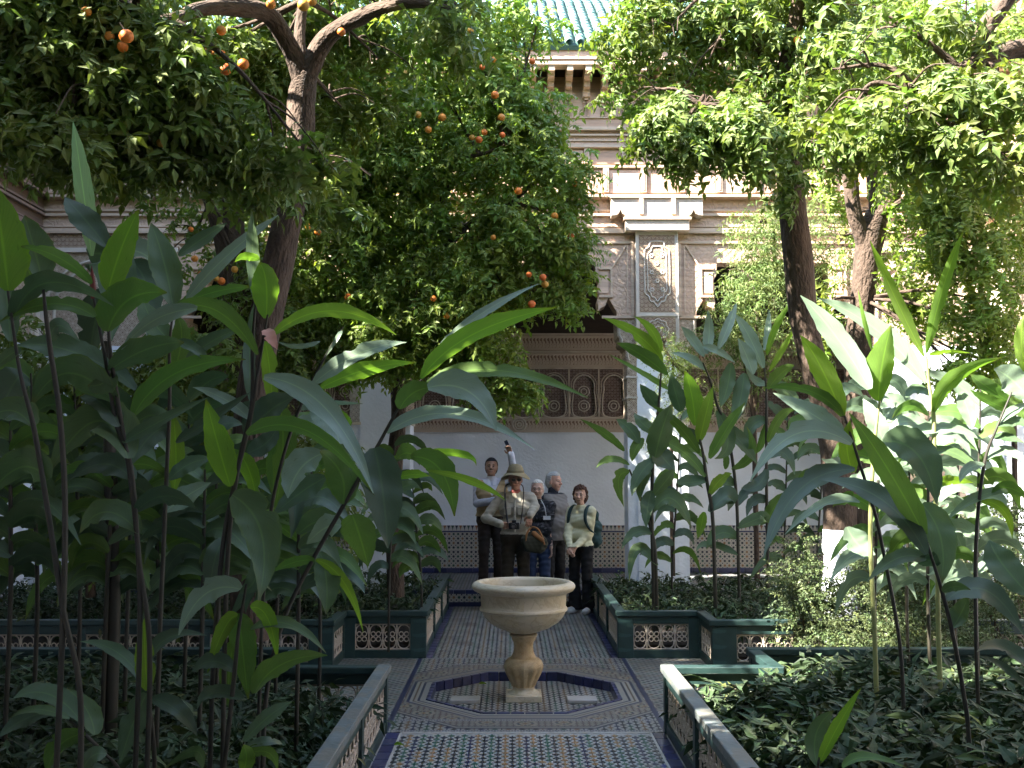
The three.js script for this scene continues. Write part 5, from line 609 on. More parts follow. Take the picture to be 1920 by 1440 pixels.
ginger('sunlit ginger with a pale stem and two tall thin spears', 6.1, [[[1737, 668], [1742, 720], [1750, 773], [1752, 880], [1757, 1010], [1760, 1200]], [[1650, 745], [1640, 830], [1632, 985], [1640, 1200]]], [
  [1732, 668, 1679, 560, 1631, 451, 22, -1, 2], [1737, 662, 1768, 540, 1807, 431, 22, -1, 2], [1752, 772, 1792, 708, 1878, 671, 28, -1, 2], [1735, 717, 1640, 616, 1532, 559, 36, 1, 3], [1631, 730, 1567, 630, 1501, 554, 46, 1, 3, -0.2], [1647, 752, 1654, 685, 1671, 610, 50, -1, 2, -0.1], [1636, 660, 1620, 600, 1609, 543, 8, -1, 2], [1692, 826, 1765, 802, 1850, 829, 22, 1, 3], [1655, 830, 1642, 790, 1618, 748, 36, 1, 3, 0.2], [1735, 851, 1790, 850, 1853, 901, 18, 1, 0], [1588, 988, 1610, 1022, 1641, 1040, 42, 1, 3, 0.5], [1742, 664, 1780, 660, 1820, 662, 10, -1, 2], [1800, 735, 1816, 772, 1822, 806, 30, 1, 3], [1752, 905, 1785, 902, 1824, 905, 18, -1, 2], [1740, 795, 1700, 790, 1670, 800, 24, 1, 3, 0.3], [1755, 840, 1790, 820, 1820, 855, 30, 1, 3, 0.2], [1700, 745, 1720, 730, 1750, 745, 20, 1, 0, 0.4], [1645, 900, 1670, 870, 1680, 880, 24, 1, 3, 0.4], [1640, 880, 1620, 905, 1620, 925, 36, 1, 3, 0.3]], { mat: M.stemPale, r: 0.013 });
ginger('ginger at the right edge whose top leaf glares white in the sun', 5.7, [[[1897, 735], [1870, 800], [1850, 850], [1838, 920], [1830, 1020], [1830, 1200]]], [
  [1930, 748, 1897, 712, 1864, 692, 56, 1, 3], [1876, 792, 1900, 770, 1930, 754, 18, 1, 3], [1850, 862, 1885, 846, 1930, 872, 20, 1, 3], [1890, 922, 1835, 932, 1768, 982, 18, 1, 0], [1840, 940, 1882, 958, 1898, 1010, 18, -1, 2], [1860, 925, 1892, 915, 1930, 938, 24, -1, 1], [1890, 752, 1850, 725, 1819, 702, 26, -1, 1, 0.2], [1905, 772, 1860, 755, 1819, 731, 22, -1, 1, 0.2], [1870, 800, 1900, 790, 1930, 800, 22, 1, 0], [1860, 820, 1890, 820, 1920, 830, 16, 1, 0], [1845, 870, 1815, 880, 1800, 905, 18, 1, 3], [1925, 700, 1915, 640, 1920, 590, 26, -1, 2]]);
ginger('near right ginger with broad bluish leaves and a dark bare stem', 4.7, [[[1731, 993], [1745, 1040], [1763, 1098], [1783, 1174], [1800, 1260], [1808, 1310], [1814, 1350]]], [
  [1733, 1003, 1665, 880, 1592, 774, 46, -1, 1], [1737, 1040, 1655, 938, 1540, 899, 42, 1, 0, -0.1], [1728, 945, 1764, 1010, 1764, 1096, 52, 1, 0, 0.15], [1736, 1050, 1685, 1046, 1627, 1090, 28, 1, 0], [1725, 1043, 1745, 1052, 1764, 1056, 30, -1, 0], [1775, 1125, 1850, 1108, 1920, 1192, 42, 1, 0], [1786, 1178, 1802, 1150, 1816, 1118, 34, 1, 0], [1930, 1255, 1880, 1214, 1832, 1222, 24, 1, 0], [1930, 1296, 1880, 1250, 1834, 1230, 14, 1, 0], [1768, 1110, 1790, 1100, 1820, 1106, 20, -1, 0], [1930, 1115, 1880, 1058, 1855, 1013, 56, 1, 0, -0.3]]);
ginger('two-leaved ginger shoot at the bottom of the near right bed', 4.4, [[[1536, 1420], [1533, 1440], [1530, 1470]]], [[1533, 1436, 1530, 1376, 1563, 1332, 40, 1, 0], [1536, 1432, 1572, 1360, 1615, 1289, 22, -1, 2], [1580, 1440, 1625, 1420, 1700, 1440, 16, 1, 1]], { r: 0.007 });
// banana behind the left stems
{ const t = ginger('banana plant behind the left gingers, one leaf on edge with back light put into its pale colour', 5.35, [[[200, 640], [205, 760], [210, 1000], [212, 1150]]], [[172, 480, 155, 350, 137, 228, 34, -1, 3], [165, 478, 215, 505, 208, 640, 84, 1, 0], [172, 480, 250, 470, 290, 500, 46, 1, 3, 0.2], [245, 490, 275, 540, 275, 630, 56, 1, 0, 0.1], [215, 560, 180, 600, 170, 700, 60, -1, 0, 0.2]], { r: 0.035, group: null, name: 'banana_plant' }); t.children.filter(c => c.name === 'leaf')[0].material = M.banana; }
// more stems further back, in the shade of the trees
function backPlant(label, x, y, depth, h, n, tones) {
  n += 4;
  const top = y - h, lean = rr(-20, 20), L = [];
  for (let i = 0; i < n; i++) { const t = (i + 0.5) / n, py = y - h * (0.06 + 0.94 * t), px = x + lean * t, s = i % 2 ? 1 : -1, k = 5.2 / depth, len = rr(90, 150) * k, up = rr(-0.2, 0.9) * (0.4 + t); L.push([px, py, px + s * len * 0.45, py - len * 0.3 * up - 10 * k, px + s * len * rr(0.7, 1), py - len * (up - 0.55), rr(26, 44) * k, rnd() < 0.6 ? 1 : -1, tones[Math.floor(rnd() * tones.length)]]); }
  ginger(label, depth, [[[x + lean, top], [x + lean * 0.5, y - h * 0.5], [x, y]]], L, { r: 0.011 });
}
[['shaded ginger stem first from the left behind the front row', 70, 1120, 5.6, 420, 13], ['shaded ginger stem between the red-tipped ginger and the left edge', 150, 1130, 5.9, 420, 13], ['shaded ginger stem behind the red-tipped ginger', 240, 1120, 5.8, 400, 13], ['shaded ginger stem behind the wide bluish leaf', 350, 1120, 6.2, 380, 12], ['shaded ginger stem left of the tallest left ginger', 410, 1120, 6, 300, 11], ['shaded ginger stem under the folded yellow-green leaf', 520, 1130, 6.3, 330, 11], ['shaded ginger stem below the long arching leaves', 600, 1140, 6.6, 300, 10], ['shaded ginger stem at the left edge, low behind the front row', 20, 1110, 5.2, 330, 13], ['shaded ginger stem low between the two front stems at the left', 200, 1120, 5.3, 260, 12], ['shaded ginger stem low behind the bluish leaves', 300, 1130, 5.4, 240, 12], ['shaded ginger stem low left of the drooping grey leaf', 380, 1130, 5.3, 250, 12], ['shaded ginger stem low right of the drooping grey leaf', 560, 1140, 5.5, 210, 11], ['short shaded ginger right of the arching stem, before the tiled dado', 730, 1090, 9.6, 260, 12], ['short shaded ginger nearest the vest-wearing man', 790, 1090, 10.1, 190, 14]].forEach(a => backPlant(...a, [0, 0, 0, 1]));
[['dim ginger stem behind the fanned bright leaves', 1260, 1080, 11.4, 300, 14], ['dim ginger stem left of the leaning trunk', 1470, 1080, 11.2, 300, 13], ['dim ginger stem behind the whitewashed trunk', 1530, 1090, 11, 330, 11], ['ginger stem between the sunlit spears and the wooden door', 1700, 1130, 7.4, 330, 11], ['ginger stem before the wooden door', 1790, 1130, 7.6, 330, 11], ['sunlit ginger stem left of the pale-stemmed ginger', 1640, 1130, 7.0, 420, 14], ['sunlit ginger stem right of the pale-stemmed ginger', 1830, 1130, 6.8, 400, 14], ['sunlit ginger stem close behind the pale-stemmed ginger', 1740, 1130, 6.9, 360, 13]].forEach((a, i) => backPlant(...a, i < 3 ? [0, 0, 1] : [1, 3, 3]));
// ---------------------------------------------------------------- people, meshed from distance fields
function nets(f, lo, hi, c) {                                            // surface nets over a box
  const nx = Math.ceil((hi.x - lo.x) / c) + 1, ny = Math.ceil((hi.y - lo.y) / c) + 1, nz = Math.ceil((hi.z - lo.z) / c) + 1, v = new Float32Array(nx * ny * nz), id = new Int32Array(nx * ny * nz).fill(-1), pos = [], idx = [], I = (i, j, k) => i + nx * (j + ny * k);
  for (let k = 0; k < nz; k++) for (let j = 0; j < ny; j++) for (let i = 0; i < nx; i++) v[I(i, j, k)] = f(lo.x + i * c, lo.y + j * c, lo.z + k * c);
  for (let k = 0; k < nz - 1; k++) for (let j = 0; j < ny - 1; j++) for (let i = 0; i < nx - 1; i++) {
    let sx = 0, sy = 0, sz = 0, n = 0; const cs = [];
    for (let q = 0; q < 8; q++) cs.push(v[I(i + (q & 1), j + ((q >> 1) & 1), k + (q >> 2))]);
    for (let a = 0; a < 8; a++) for (const b of [a | 1, a | 2, a | 4]) if (b !== a && (cs[a] < 0) !== (cs[b] < 0)) { const t = cs[a] / (cs[a] - cs[b]); sx += (a & 1) + t * ((b & 1) - (a & 1)); sy += ((a >> 1) & 1) + t * (((b >> 1) & 1) - ((a >> 1) & 1)); sz += (a >> 2) + t * ((b >> 2) - (a >> 2)); n++; }
    if (n) { id[I(i, j, k)] = pos.length / 3; pos.push(lo.x + (i + sx / n) * c, lo.y + (j + sy / n) * c, lo.z + (k + sz / n) * c); }
  }
  const quad = (a, b, d, e, flip) => { if (a < 0 || b < 0 || d < 0 || e < 0) return; flip ? idx.push(a, d, b, b, d, e) : idx.push(a, b, d, d, b, e); };
  for (let k = 1; k < nz - 1; k++) for (let j = 1; j < ny - 1; j++) for (let i = 1; i < nx - 1; i++) {
    const s = v[I(i, j, k)] < 0;
    if (s !== v[I(i + 1, j, k)] < 0) quad(id[I(i, j - 1, k - 1)], id[I(i, j, k - 1)], id[I(i, j - 1, k)], id[I(i, j, k)], !s);
    if (s !== v[I(i, j + 1, k)] < 0) quad(id[I(i - 1, j, k - 1)], id[I(i, j, k - 1)], id[I(i - 1, j, k)], id[I(i, j, k)], s);
    if (s !== v[I(i, j, k + 1)] < 0) quad(id[I(i - 1, j - 1, k)], id[I(i, j - 1, k)], id[I(i - 1, j, k)], id[I(i, j, k)], !s);
  }
  const g = new THREE.BufferGeometry(); g.setAttribute('position', new THREE.Float32BufferAttribute(pos, 3)); g.setIndex(idx);
  const nor = [], e = c * 0.5; for (let i = 0; i < pos.length; i += 3) { const [x, y, z] = [pos[i], pos[i + 1], pos[i + 2]], q = V(f(x + e, y, z) - f(x - e, y, z), f(x, y + e, z) - f(x, y - e, z), f(x, y, z + e) - f(x, y, z - e)).normalize(); nor.push(q.x, q.y, q.z); }
  g.setAttribute('normal', new THREE.Float32BufferAttribute(nor, 3)); const uv = []; for (let i = 0; i < pos.length; i += 3) uv.push(pos[i] + pos[i + 2], pos[i + 1]); g.setAttribute('uv', new THREE.Float32BufferAttribute(uv, 2)); return g;
}
const smin = (a, b, k) => { const h = Math.max(k - Math.abs(a - b), 0) / k; return Math.min(a, b) - h * h * k * 0.25; };
function cap(x, y, z, b) { const [ax, ay, az, bx_, by, bz, ra, rb] = b, dx = bx_ - ax, dy = by - ay, dz = bz - az, t = Math.max(0, Math.min(1, ((x - ax) * dx + (y - ay) * dy + (z - az) * dz) / (dx * dx + dy * dy + dz * dz + 1e-9))); const px = x - ax - dx * t, py = y - ay - dy * t, pz = z - az - dz * t; return Math.sqrt(px * px + py * py + pz * pz) - (ra + (rb - ra) * t); }
const ell = (x, y, z, c, r) => { const a = (x - c[0]) / r[0], b = (y - c[1]) / r[1], d = (z - c[2]) / r[2], k = Math.sqrt(a * a + b * b + d * d); return (k - 1) * Math.min(r[0], r[1], r[2]); };
function fieldOf(bones, k, grow = 0, warp) { return (x, y, z) => { let d = 9; for (const b of bones) d = smin(d, cap(x, y, z, b), k); return d - grow + (warp ? warp(x, y, z) : 0); }; }
function boxOf(bones, pad) { const lo = V(9, 9, 9), hi = V(-9, -9, -9); for (const b of bones) for (const [o, r] of [[0, 6], [3, 7]]) { lo.min(V(b[o] - b[r], b[o + 1] - b[r], b[o + 2] - b[r])); hi.max(V(b[o] + b[r], b[o + 1] + b[r], b[o + 2] + b[r])); } return [lo.addScalar(-pad), hi.addScalar(pad)]; }
const bone = (a, b, ra, rb) => [a.x, a.y, a.z, b.x, b.y, b.z, ra, rb];
const crease = (x, y, z) => 0.0025 * Math.sin(y * 55 + x * 30 + 2 * Math.sin(z * 25)) * Math.sin(x * 38 - y * 22) + 0.0018 * Math.sin(y * 90 - z * 60);

const headField = (o = {}) => (x, y, z) => {                             // centre of the head at the origin, face towards +z
  let d = ell(x, y, z, [0, 0.03, -0.012], [0.076, 0.092, 0.094]);
  d = smin(d, ell(x, y, z, [0, -0.045, 0.022], [0.058 + (o.jowl || 0), 0.072, 0.062]), 0.04);
  d = smin(d, ell(x, y, z, [0, -0.098, 0.052], [0.024, 0.018, 0.02]), 0.03);
  d = smin(d, cap(x, y, z, [-0.036, 0.026, 0.07, 0.036, 0.026, 0.07, 0.012, 0.012]), 0.02);
  for (const s of [-1, 1]) { const e = Math.hypot(x - s * 0.031, y - 0.006, z - 0.088) - 0.011; d = -smin(-d, e, 0.014); d = smin(d, ell(x, y, z, [s * 0.04, -0.03, 0.062], [0.022, 0.02, 0.016]), 0.02); d = smin(d, ell(x, y, z, [s * 0.078, -0.008, -0.008], [0.01, 0.03, 0.018]), 0.012); }
  d = smin(d, cap(x, y, z, [0, 0.012, 0.082, 0, -0.026, 0.105, 0.008, 0.0135]), 0.014); d = smin(d, cap(x, y, z, [-0.012, -0.031, 0.093, 0.012, -0.031, 0.093, 0.008, 0.008]), 0.01);
  d = smin(d, cap(x, y, z, [-0.02, -0.06, 0.078, 0.02, -0.06, 0.078, 0.007, 0.007]), 0.01);
  return d;
};
const hairField = o => (x, y, z) => {
  let d = ell(x, y, z, [0, 0.034, -0.016], [0.084 + o.vol, 0.098 + o.vol, 0.10 + o.vol]);
  d = smin(d, ell(x, y, z, [0, -0.03, -0.05], [0.076 + o.vol, 0.07 + o.len, 0.062 + o.vol]), 0.03);
  const line = o.line ?? 0.06; const cutF = Math.min(z - (-0.005 + (y > line ? 0.2 : 0)) - Math.max(0, (y - line + 0.03)) * 0.6, 1);
  d = Math.max(d, -Math.max(-9, Math.min((o.face ?? 0.02) - 0.0 - (0.0 - z) * 0 - z, 9)) > 0 ? z - (o.face ?? 0.02) - (y > line ? 9 : 0) : d);
  if (o.bald) d = Math.max(d, y - o.bald - Math.max(0, -z) * 0.5);
  return d + o.rough * (Math.sin(x * 140 + y * 60) * Math.sin(y * 130 - z * 70) * Math.sin(z * 120 + x * 50));
};
function hand(w, dir, palm, curl, s, scale = 1) {                        // wrist, towards the fingers, palm side, curl 0..1, s: which side the thumb leaves
  const d = dir.clone().normalize(), p = palm.clone().addScaledVector(d, -palm.dot(d)).normalize(), a = d.clone().cross(p).multiplyScalar(s), P = (f, u, n) => w.clone().addScaledVector(d, f * scale).addScaledVector(a, u * scale).addScaledVector(p, n * scale), b = [];
  for (const [u, l] of [[0.03, 0.066], [0.0105, 0.075], [-0.0095, 0.07], [-0.028, 0.055]]) {
    let q = P(0.082, u, 0), an = curl * 0.5; b.push(bone(P(0.0, u * 0.55, 0), q, 0.015 * scale, 0.0105 * scale));
    for (const [k, r] of [[0.45, 0.0095], [0.32, 0.0085], [0.25, 0.0075]]) { const e = q.clone().addScaledVector(d, Math.cos(an) * l * k * scale).addScaledVector(p, Math.sin(an) * l * k * scale); b.push(bone(q, e, r * scale, r * 0.9 * scale)); q = e; an += curl * 1.0; }
  }
  const t0 = P(0.02, 0.028, 0.005), t1 = P(0.05, 0.052, 0.018), t2 = P(0.078, 0.05, 0.032 + curl * 0.012); b.push(bone(t0, t1, 0.014 * scale, 0.011 * scale), bone(t1, t2, 0.0105 * scale, 0.008 * scale));
  return b;
}
const cloth = (r, g, b, o = {}) => std({ color: C(r, g, b), roughness: 0.92, map: mottle(211 + Math.round(r * 100), 0.85, 1.1, 16, 0.25, 128), ...o });
function person(label, base, H, yaw, o) {
  const t = thing('person', label, 'person', base, null), k = H / 1.75, cs = Math.cos(yaw), sn = Math.sin(yaw), L = (x, y, z) => V((x * cs + z * sn) * k, y * k, (-x * sn + z * cs) * k), W = p => p.clone().sub(base), gi = o.girth || 1;
  const J = {}; for (const [s, n] of [[-1, 'r'], [1, 'l']]) { const A = o[n + 'arm'] || {}; J['sh' + n] = L(s * 0.185 * (o.shoulder || 1), 1.415, -0.01); J['el' + n] = A.el ? W(A.el) : L(s * 0.235, 1.12, -0.03); J['wr' + n] = A.wr ? W(A.wr) : L(s * 0.245, 0.87, 0.05); J['hip' + n] = L(s * 0.09, 0.9, 0); J['kn' + n] = L(s * 0.1, 0.49, 0.02); J['an' + n] = L(s * 0.105, 0.085, -0.02); J['toe' + n] = L(s * 0.13, 0.035, 0.15); }
  const b = (a, c, ra, rb) => bone(a, c, ra * k, rb * k), torso = [b(L(-0.08, 0.93, 0), L(0.08, 0.93, 0), 0.105 * gi, 0.105 * gi), b(L(-0.06, 1.08, 0.015 * gi), L(0.06, 1.08, 0.015 * gi), 0.105 * gi * (o.belly || 1), 0.105 * gi * (o.belly || 1)), b(L(-0.08, 1.28, 0), L(0.08, 1.28, 0), 0.115 * gi, 0.115 * gi), b(L(-0.14 * (o.shoulder || 1), 1.405, -0.01), L(0.14 * (o.shoulder || 1), 1.405, -0.01), 0.068, 0.068)];
  const neck = b(L(0, 1.42, -0.01), L(0, 1.55, 0.012), 0.056, 0.054), arms = {}, legs = []; for (const n of 'rl') { arms[n] = [b(J['sh' + n], J['el' + n], 0.052, 0.042), b(J['el' + n], J['wr' + n], 0.041, 0.028)]; legs.push(b(J['hip' + n], J['kn' + n], 0.085 * Math.sqrt(gi), 0.058), b(J['kn' + n], J['an' + n], 0.056, 0.042)); }
  const feet = ['r', 'l'].map(n => b(J['an' + n], J['toe' + n], 0.043, 0.034));
  // one body: trunk, neck, limbs; then head and hands on finer grids
  const all = [...torso, neck, ...arms.r, ...arms.l, ...legs, ...feet], geos = [nets(fieldOf(all, 0.03 * k), ...boxOf(all, 0.03), 0.014)];
  const hc = L(0, 1.635 + (o.headUp || 0), 0.025 + (o.headFwd || 0)), hm = new THREE.Matrix4().compose(hc, new THREE.Quaternion().setFromEuler(new THREE.Euler(-(o.pitch || 0), o.look ?? yaw, o.tilt || 0, 'YXZ')), V(k, k, k).multiplyScalar(o.headScale || 1.03));
  const hd = nets(headField(o), V(-0.11, -0.15, -0.14), V(0.11, 0.15, 0.14), 0.0045); hd.applyMatrix4(hm); geos.push(hd);
  for (const n of 'rl') { const A = o[n + 'arm'] || {}, dir = A.dir ? V(...A.dir) : J['wr' + n].clone().sub(J['el' + n]); const hb = hand(J['wr' + n], dir, A.palm ? V(...A.palm) : L(n === 'r' ? 1 : -1, 0, 0.3), A.curl ?? 0.45, A.side ?? (n === 'r' ? -1 : 1), k); geos.push(nets(fieldOf(hb, 0.008), ...boxOf(hb, 0.012), 0.0045)); }
  part('body', mg(geos.map(g => g.toNonIndexed())), std({ color: C(...o.skin), roughness: 0.6, map: mottle(231, 0.88, 1.08, 12, 0.2, 128) }), t);
  const wear = (name, bones, grow, mat, kk = 0.035, clip, cell = 0.012) => { const f0 = fieldOf(bones, kk, grow, crease), f = clip ? (x, y, z) => Math.max(f0(x, y, z), clip(x, y, z)) : f0; return part(name, nets(f, ...boxOf(bones, grow + 0.03), cell), mat, t); };
  const up = y => (x, yy) => y * k - yy, dn = y => (x, yy) => yy - y * k;
  // trousers
  const tb = legs.map((q, i) => { const w = q.slice(); if (i % 2) { w[7] = (o.flare || 0.058) * k; } else w[7] *= 1.08; return w; });
  wear('trousers', [torso[0], ...tb], 0.011, o.trousers, 0.03, (x, y) => Math.max(y - 1.03 * k, 0.045 * k - y));
  // top, sleeves
  const hem = o.hem || 0.9, sl = []; for (const n of 'rl') { if (o.sleeve === 'none') continue; if (o.sleeve === 'short') { const e = J['sh' + n].clone().lerp(J['el' + n], 0.85); sl.push(b(J['sh' + n], e, 0.06, 0.062)); } else { const q = arms[n].map(a => a.slice()); q[1][7] *= 1.2; sl.push(...q); } }
  const collar = b(L(0, 1.40, -0.01), L(0, 1.46, 0), 0.07, 0.06);
  if (o.shirt) wear('shirt', [...torso, collar, ...sl], 0.014, o.shirt, 0.02, (x, y) => hem * k - y);
  if (o.vest) wear('vest', [...torso, b(L(0, 1.38, -0.01), L(0, 1.4, -0.01), 0.07, 0.07)], 0.03, o.vest, 0.035, (x, y, z) => { const fx = x * cs - z * sn, fz = x * sn + z * cs, vneck = o.vneck ? (fz > 0.0 ? (y / k - 1.24) * 0.55 - Math.abs(fx) / k : -1) : -1; return Math.max(hem * k - y, vneck, y - 1.47 * k); });
  if (o.collarMat) { const c = b(L(0, 1.44, -0.008), L(0, o.roll ? 1.535 : 1.475, 0.006), 0.066, 0.062); part('collar', nets(fieldOf([c], 0.01, 0.006), ...boxOf([c], 0.02), 0.008), o.collarMat, t); }
  wear('shoes', feet.map(f => { const q = f.slice(); q[1] -= 0.03; return q; }), 0.012, o.shoes || cloth(0.03, 0.025, 0.02), 0.02, (x, y) => Math.max(0.004 - y, y - 0.12 * k), 0.01);
  // hair, eyes, brows, mouth
  const local = g => g.applyMatrix4(hm), eyeM = std({ color: C(0.17, 0.135, 0.115), roughness: 0.4 }), toothM = std({ color: C(0.6, 0.57, 0.52), roughness: 0.4 }), darkM = std({ color: C(0.02, 0.015, 0.012), roughness: 0.4 });
  if (o.hair) part('hair', local(nets(hairField(o.hair), V(-0.16, -0.2, -0.19), V(0.16, 0.2, 0.15), 0.006)), std({ color: C(...o.hair.color), roughness: 0.85 }), t);
  for (const s of [-1, 1]) { const e = part('eye', local(new THREE.SphereGeometry(0.0105, 12, 8).translate(s * 0.031, 0.006, 0.0765)), eyeM, t); part('iris', local(new THREE.SphereGeometry(0.0072, 8, 6).translate(s * 0.031, 0.0055, 0.0815)), darkM, e); part('eyebrow', local(tube([V(s * 0.016, 0.026, 0.085), V(s * 0.032, 0.031, 0.084), V(s * 0.048, 0.024, 0.073)], 0.0035, 8, 5)), std({ color: C(...(o.brow || [0.12, 0.09, 0.07])), roughness: 0.9 }), t); }
  part('mouth', local(tube([V(-0.024, -0.055, 0.078), V(-0.01, -0.062, 0.087), V(0.01, -0.062, 0.087), V(0.024, -0.055, 0.078)], 0.0042, 10, 5)), std({ color: C(o.skin[0] * 0.75, o.skin[1] * 0.42, o.skin[2] * 0.42), roughness: 0.5 }), t);
  if (o.smile) part('teeth', local(tube([V(-0.017, -0.0585, 0.085), V(0, -0.0615, 0.0905), V(0.017, -0.0585, 0.085)], 0.0028, 8, 5)), toothM, t);
  if (o.glasses) { const m = std({ color: C(0.05, 0.045, 0.04), roughness: 0.35 }), gl = []; for (const s of [-1, 1]) { gl.push(new THREE.TorusGeometry(0.022, 0.0018, 6, 20).scale(1.1, 0.85, 1).translate(s * 0.033, 0.004, 0.101)); gl.push(tube([V(s * 0.056, 0.008, 0.098), V(s * 0.08, 0.006, 0.01)], 0.0017, 4, 5)); } gl.push(tube([V(-0.01, 0.006, 0.103), V(0.01, 0.006, 0.103)], 0.0018, 3, 5)); part('glasses', local(mg(gl)), m, t); if (o.glasses === 'dark') part('glasses_lens', local(mg([-1, 1].map(s => new THREE.SphereGeometry(0.021, 12, 8).scale(1.1, 0.85, 0.12).translate(s * 0.033, 0.004, 0.1005)))), phy({ color: C(0.03, 0.025, 0.02), roughness: 0.1 }), t); }
  return { t, J, L, hm, k, base, local };
}
// 1: the man in the tan vest, arm up with a phone
const dV = 13.95, vest = person('man in a tan sleeveless pullover and white shirt, arm raised high holding a phone', V(at(921, 900, dV).x, YF, -dV), 1.76, 0.12, {
  skin: [0.36, 0.20, 0.13], girth: 1.08, shirt: cloth(0.62, 0.62, 0.72), vest: cloth(0.40, 0.29, 0.16), vneck: true, trousers: cloth(0.045, 0.03, 0.022), hem: 0.97, collarMat: cloth(0.62, 0.62, 0.70), smile: true, look: 0.0, pitch: 0.12, jowl: 0.006,
  hair: { vol: 0.004, len: 0.0, color: [0.012, 0.011, 0.012], rough: 0.002, line: 0.07, face: 0.0 }, brow: [0.02, 0.015, 0.012],
  rarm: { el: at(895, 944, dV - 0.06), wr: at(930, 938, dV - 0.34), dir: [1, -0.1, 0.1], palm: [0, 0, -1], curl: 0.6 },
  larm: { el: at(966, 902, dV - 0.08), wr: at(958, 852, dV - 0.16), dir: [-0.35, 1, 0.05], palm: [-0.4, 0.1, 0.9], curl: 0.75, side: -1 } });
for (const s of [-1, 1]) { const L = vest.L, g = new THREE.BufferGeometry().setFromPoints([L(s * 0.008, 1.39, 0.115), L(s * 0.062, 1.395, 0.112), L(s * 0.07, 1.48, 0.035), L(s * 0.04, 1.49, 0.052)]); g.setIndex([0, 1, 3, 1, 2, 3]); g.computeVertexNormals(); g.setAttribute('uv', new THREE.Float32BufferAttribute([0, 0, 1, 0, 1, 1, 0, 1], 2)); part('collar_flap', g, cloth(0.66, 0.66, 0.74), vest.t); }
{ const c = at(951, 833, dV - 0.17), p = thing('mobile_phone', 'small dark phone held up above the hat', 'phone', c); const g = part('case', new RoundedBoxGeometry(0.05, 0.115, 0.018, 2, 0.007), std({ color: C(0.015, 0.018, 0.035), roughness: 0.35 }), p); part('screen', bx(0.04, 0.045, 0.002, 0, 0.022, 0.0095), phy({ color: C(0.02, 0.025, 0.05), roughness: 0.08 }), p); part('lens_plate', bx(0.02, 0.014, 0.002, 0.004, -0.022, 0.0095), std({ color: C(0.5, 0.5, 0.52), roughness: 0.3 }), p); p.rotation.z = 0.42; }
// 2: the man in the bush hat with a camera
const dH = 12.95, hat = person('man in a tan bush hat and beige shirt, holding a camera against his waist', V(at(967, 900, dH).x, 0, -dH), 1.80, -0.12, {
  skin: [0.52, 0.28, 0.21], girth: 1.04, shoulder: 1.04, shirt: cloth(0.46, 0.42, 0.35), trousers: cloth(0.035, 0.027, 0.018), hem: 0.96, glasses: 'dark', look: 0.1, pitch: -0.05,
  hair: { vol: 0.0, len: 0.0, color: [0.2, 0.17, 0.14], rough: 0.001, line: 0.07, face: -0.02 }, collarMat: cloth(0.34, 0.10, 0.09),
  rarm: { el: at(910, 972, dH - 0.03), wr: at(939, 983, dH - 0.24), dir: [1, -0.12, 0.15], palm: [0, 0.3, -1], curl: 0.55, side: -1 },
  larm: { el: at(1003, 950, dH - 0.06), wr: at(994, 966, dH - 0.24), dir: [-0.15, -1, 0.12], palm: [-0.2, 0, -1], curl: 0.5, side: -1 } });
{ const H = part('hat', (() => { const g = new THREE.LatheGeometry([[0, 0.135], [0.04, 0.135], [0.07, 0.126], [0.088, 0.095], [0.1, 0.045], [0.106, 0.035], [0.13, 0.025], [0.165, 0.008], [0.178, -0.004], [0.176, -0.008], [0.15, 0.008], [0.108, 0.026]].map(p => new THREE.Vector2(...p)), 48), p = g.attributes.position; for (let i = 0; i < p.count; i++) { const x = p.getX(i), z = p.getZ(i), r = Math.hypot(x, z), a = Math.atan2(z, x); if (r > 0.108) p.setY(i, p.getY(i) - (r - 0.108) * (0.35 + 0.35 * Math.sin(a * 2 + 0.6) - 0.3 * Math.sin(a))); p.setZ(i, z * 1.12); } g.computeVertexNormals(); g.translate(0, 0.052, -0.006); return hat.local(g); })(), cloth(0.30, 0.25, 0.15), hat.t);
  part('hat_band', hat.local(new THREE.CylinderGeometry(0.103, 0.108, 0.026, 40, 1, true).scale(1, 1, 1.12).translate(0, 0.1, -0.006)), cloth(0.2, 0.16, 0.09), H); }
{ const t = hat.t, L = hat.L, cm = cloth(0.52, 0.48, 0.40), fz = 0.158;
  for (const s of [-1, 1]) { const g = new THREE.BufferGeometry().setFromPoints([L(s * 0.012, 1.37, 0.12), L(s * 0.075, 1.36, 0.118), L(s * 0.078, 1.47, 0.035), L(s * 0.05, 1.485, 0.05), L(s * 0.02, 1.43, 0.1)].map((p, i) => p)); g.setIndex([0, 1, 4, 1, 2, 4, 2, 3, 4]); g.computeVertexNormals(); g.setAttribute('uv', new THREE.Float32BufferAttribute([0, 0, 1, 0, 1, 1, 0, 1, 0, 0.5], 2)); part('collar_flap', g, cm, t); }
  part('placket', tube([L(0.004, 1.38, 0.115), L(0.004, 1.28, 0.152), L(0.004, 1.15, 0.156), L(0.004, 1.0, 0.152)], 0.013, 16, 6).scale(1, 1, 1), cm, t);
  for (const y of [1.31, 1.21, 1.11]) part('button', new THREE.SphereGeometry(0.006, 8, 6).translate(...L(0.004, y, 0.168).toArray()), cloth(0.25, 0.22, 0.18), t);
  for (const s of [-1, 1]) part('pocket', bx(0.085, 0.1, 0.012, 0, 0, 0, 0.005).translate(...L(s * 0.085, 1.25, 0.138).toArray()), cm, t); }
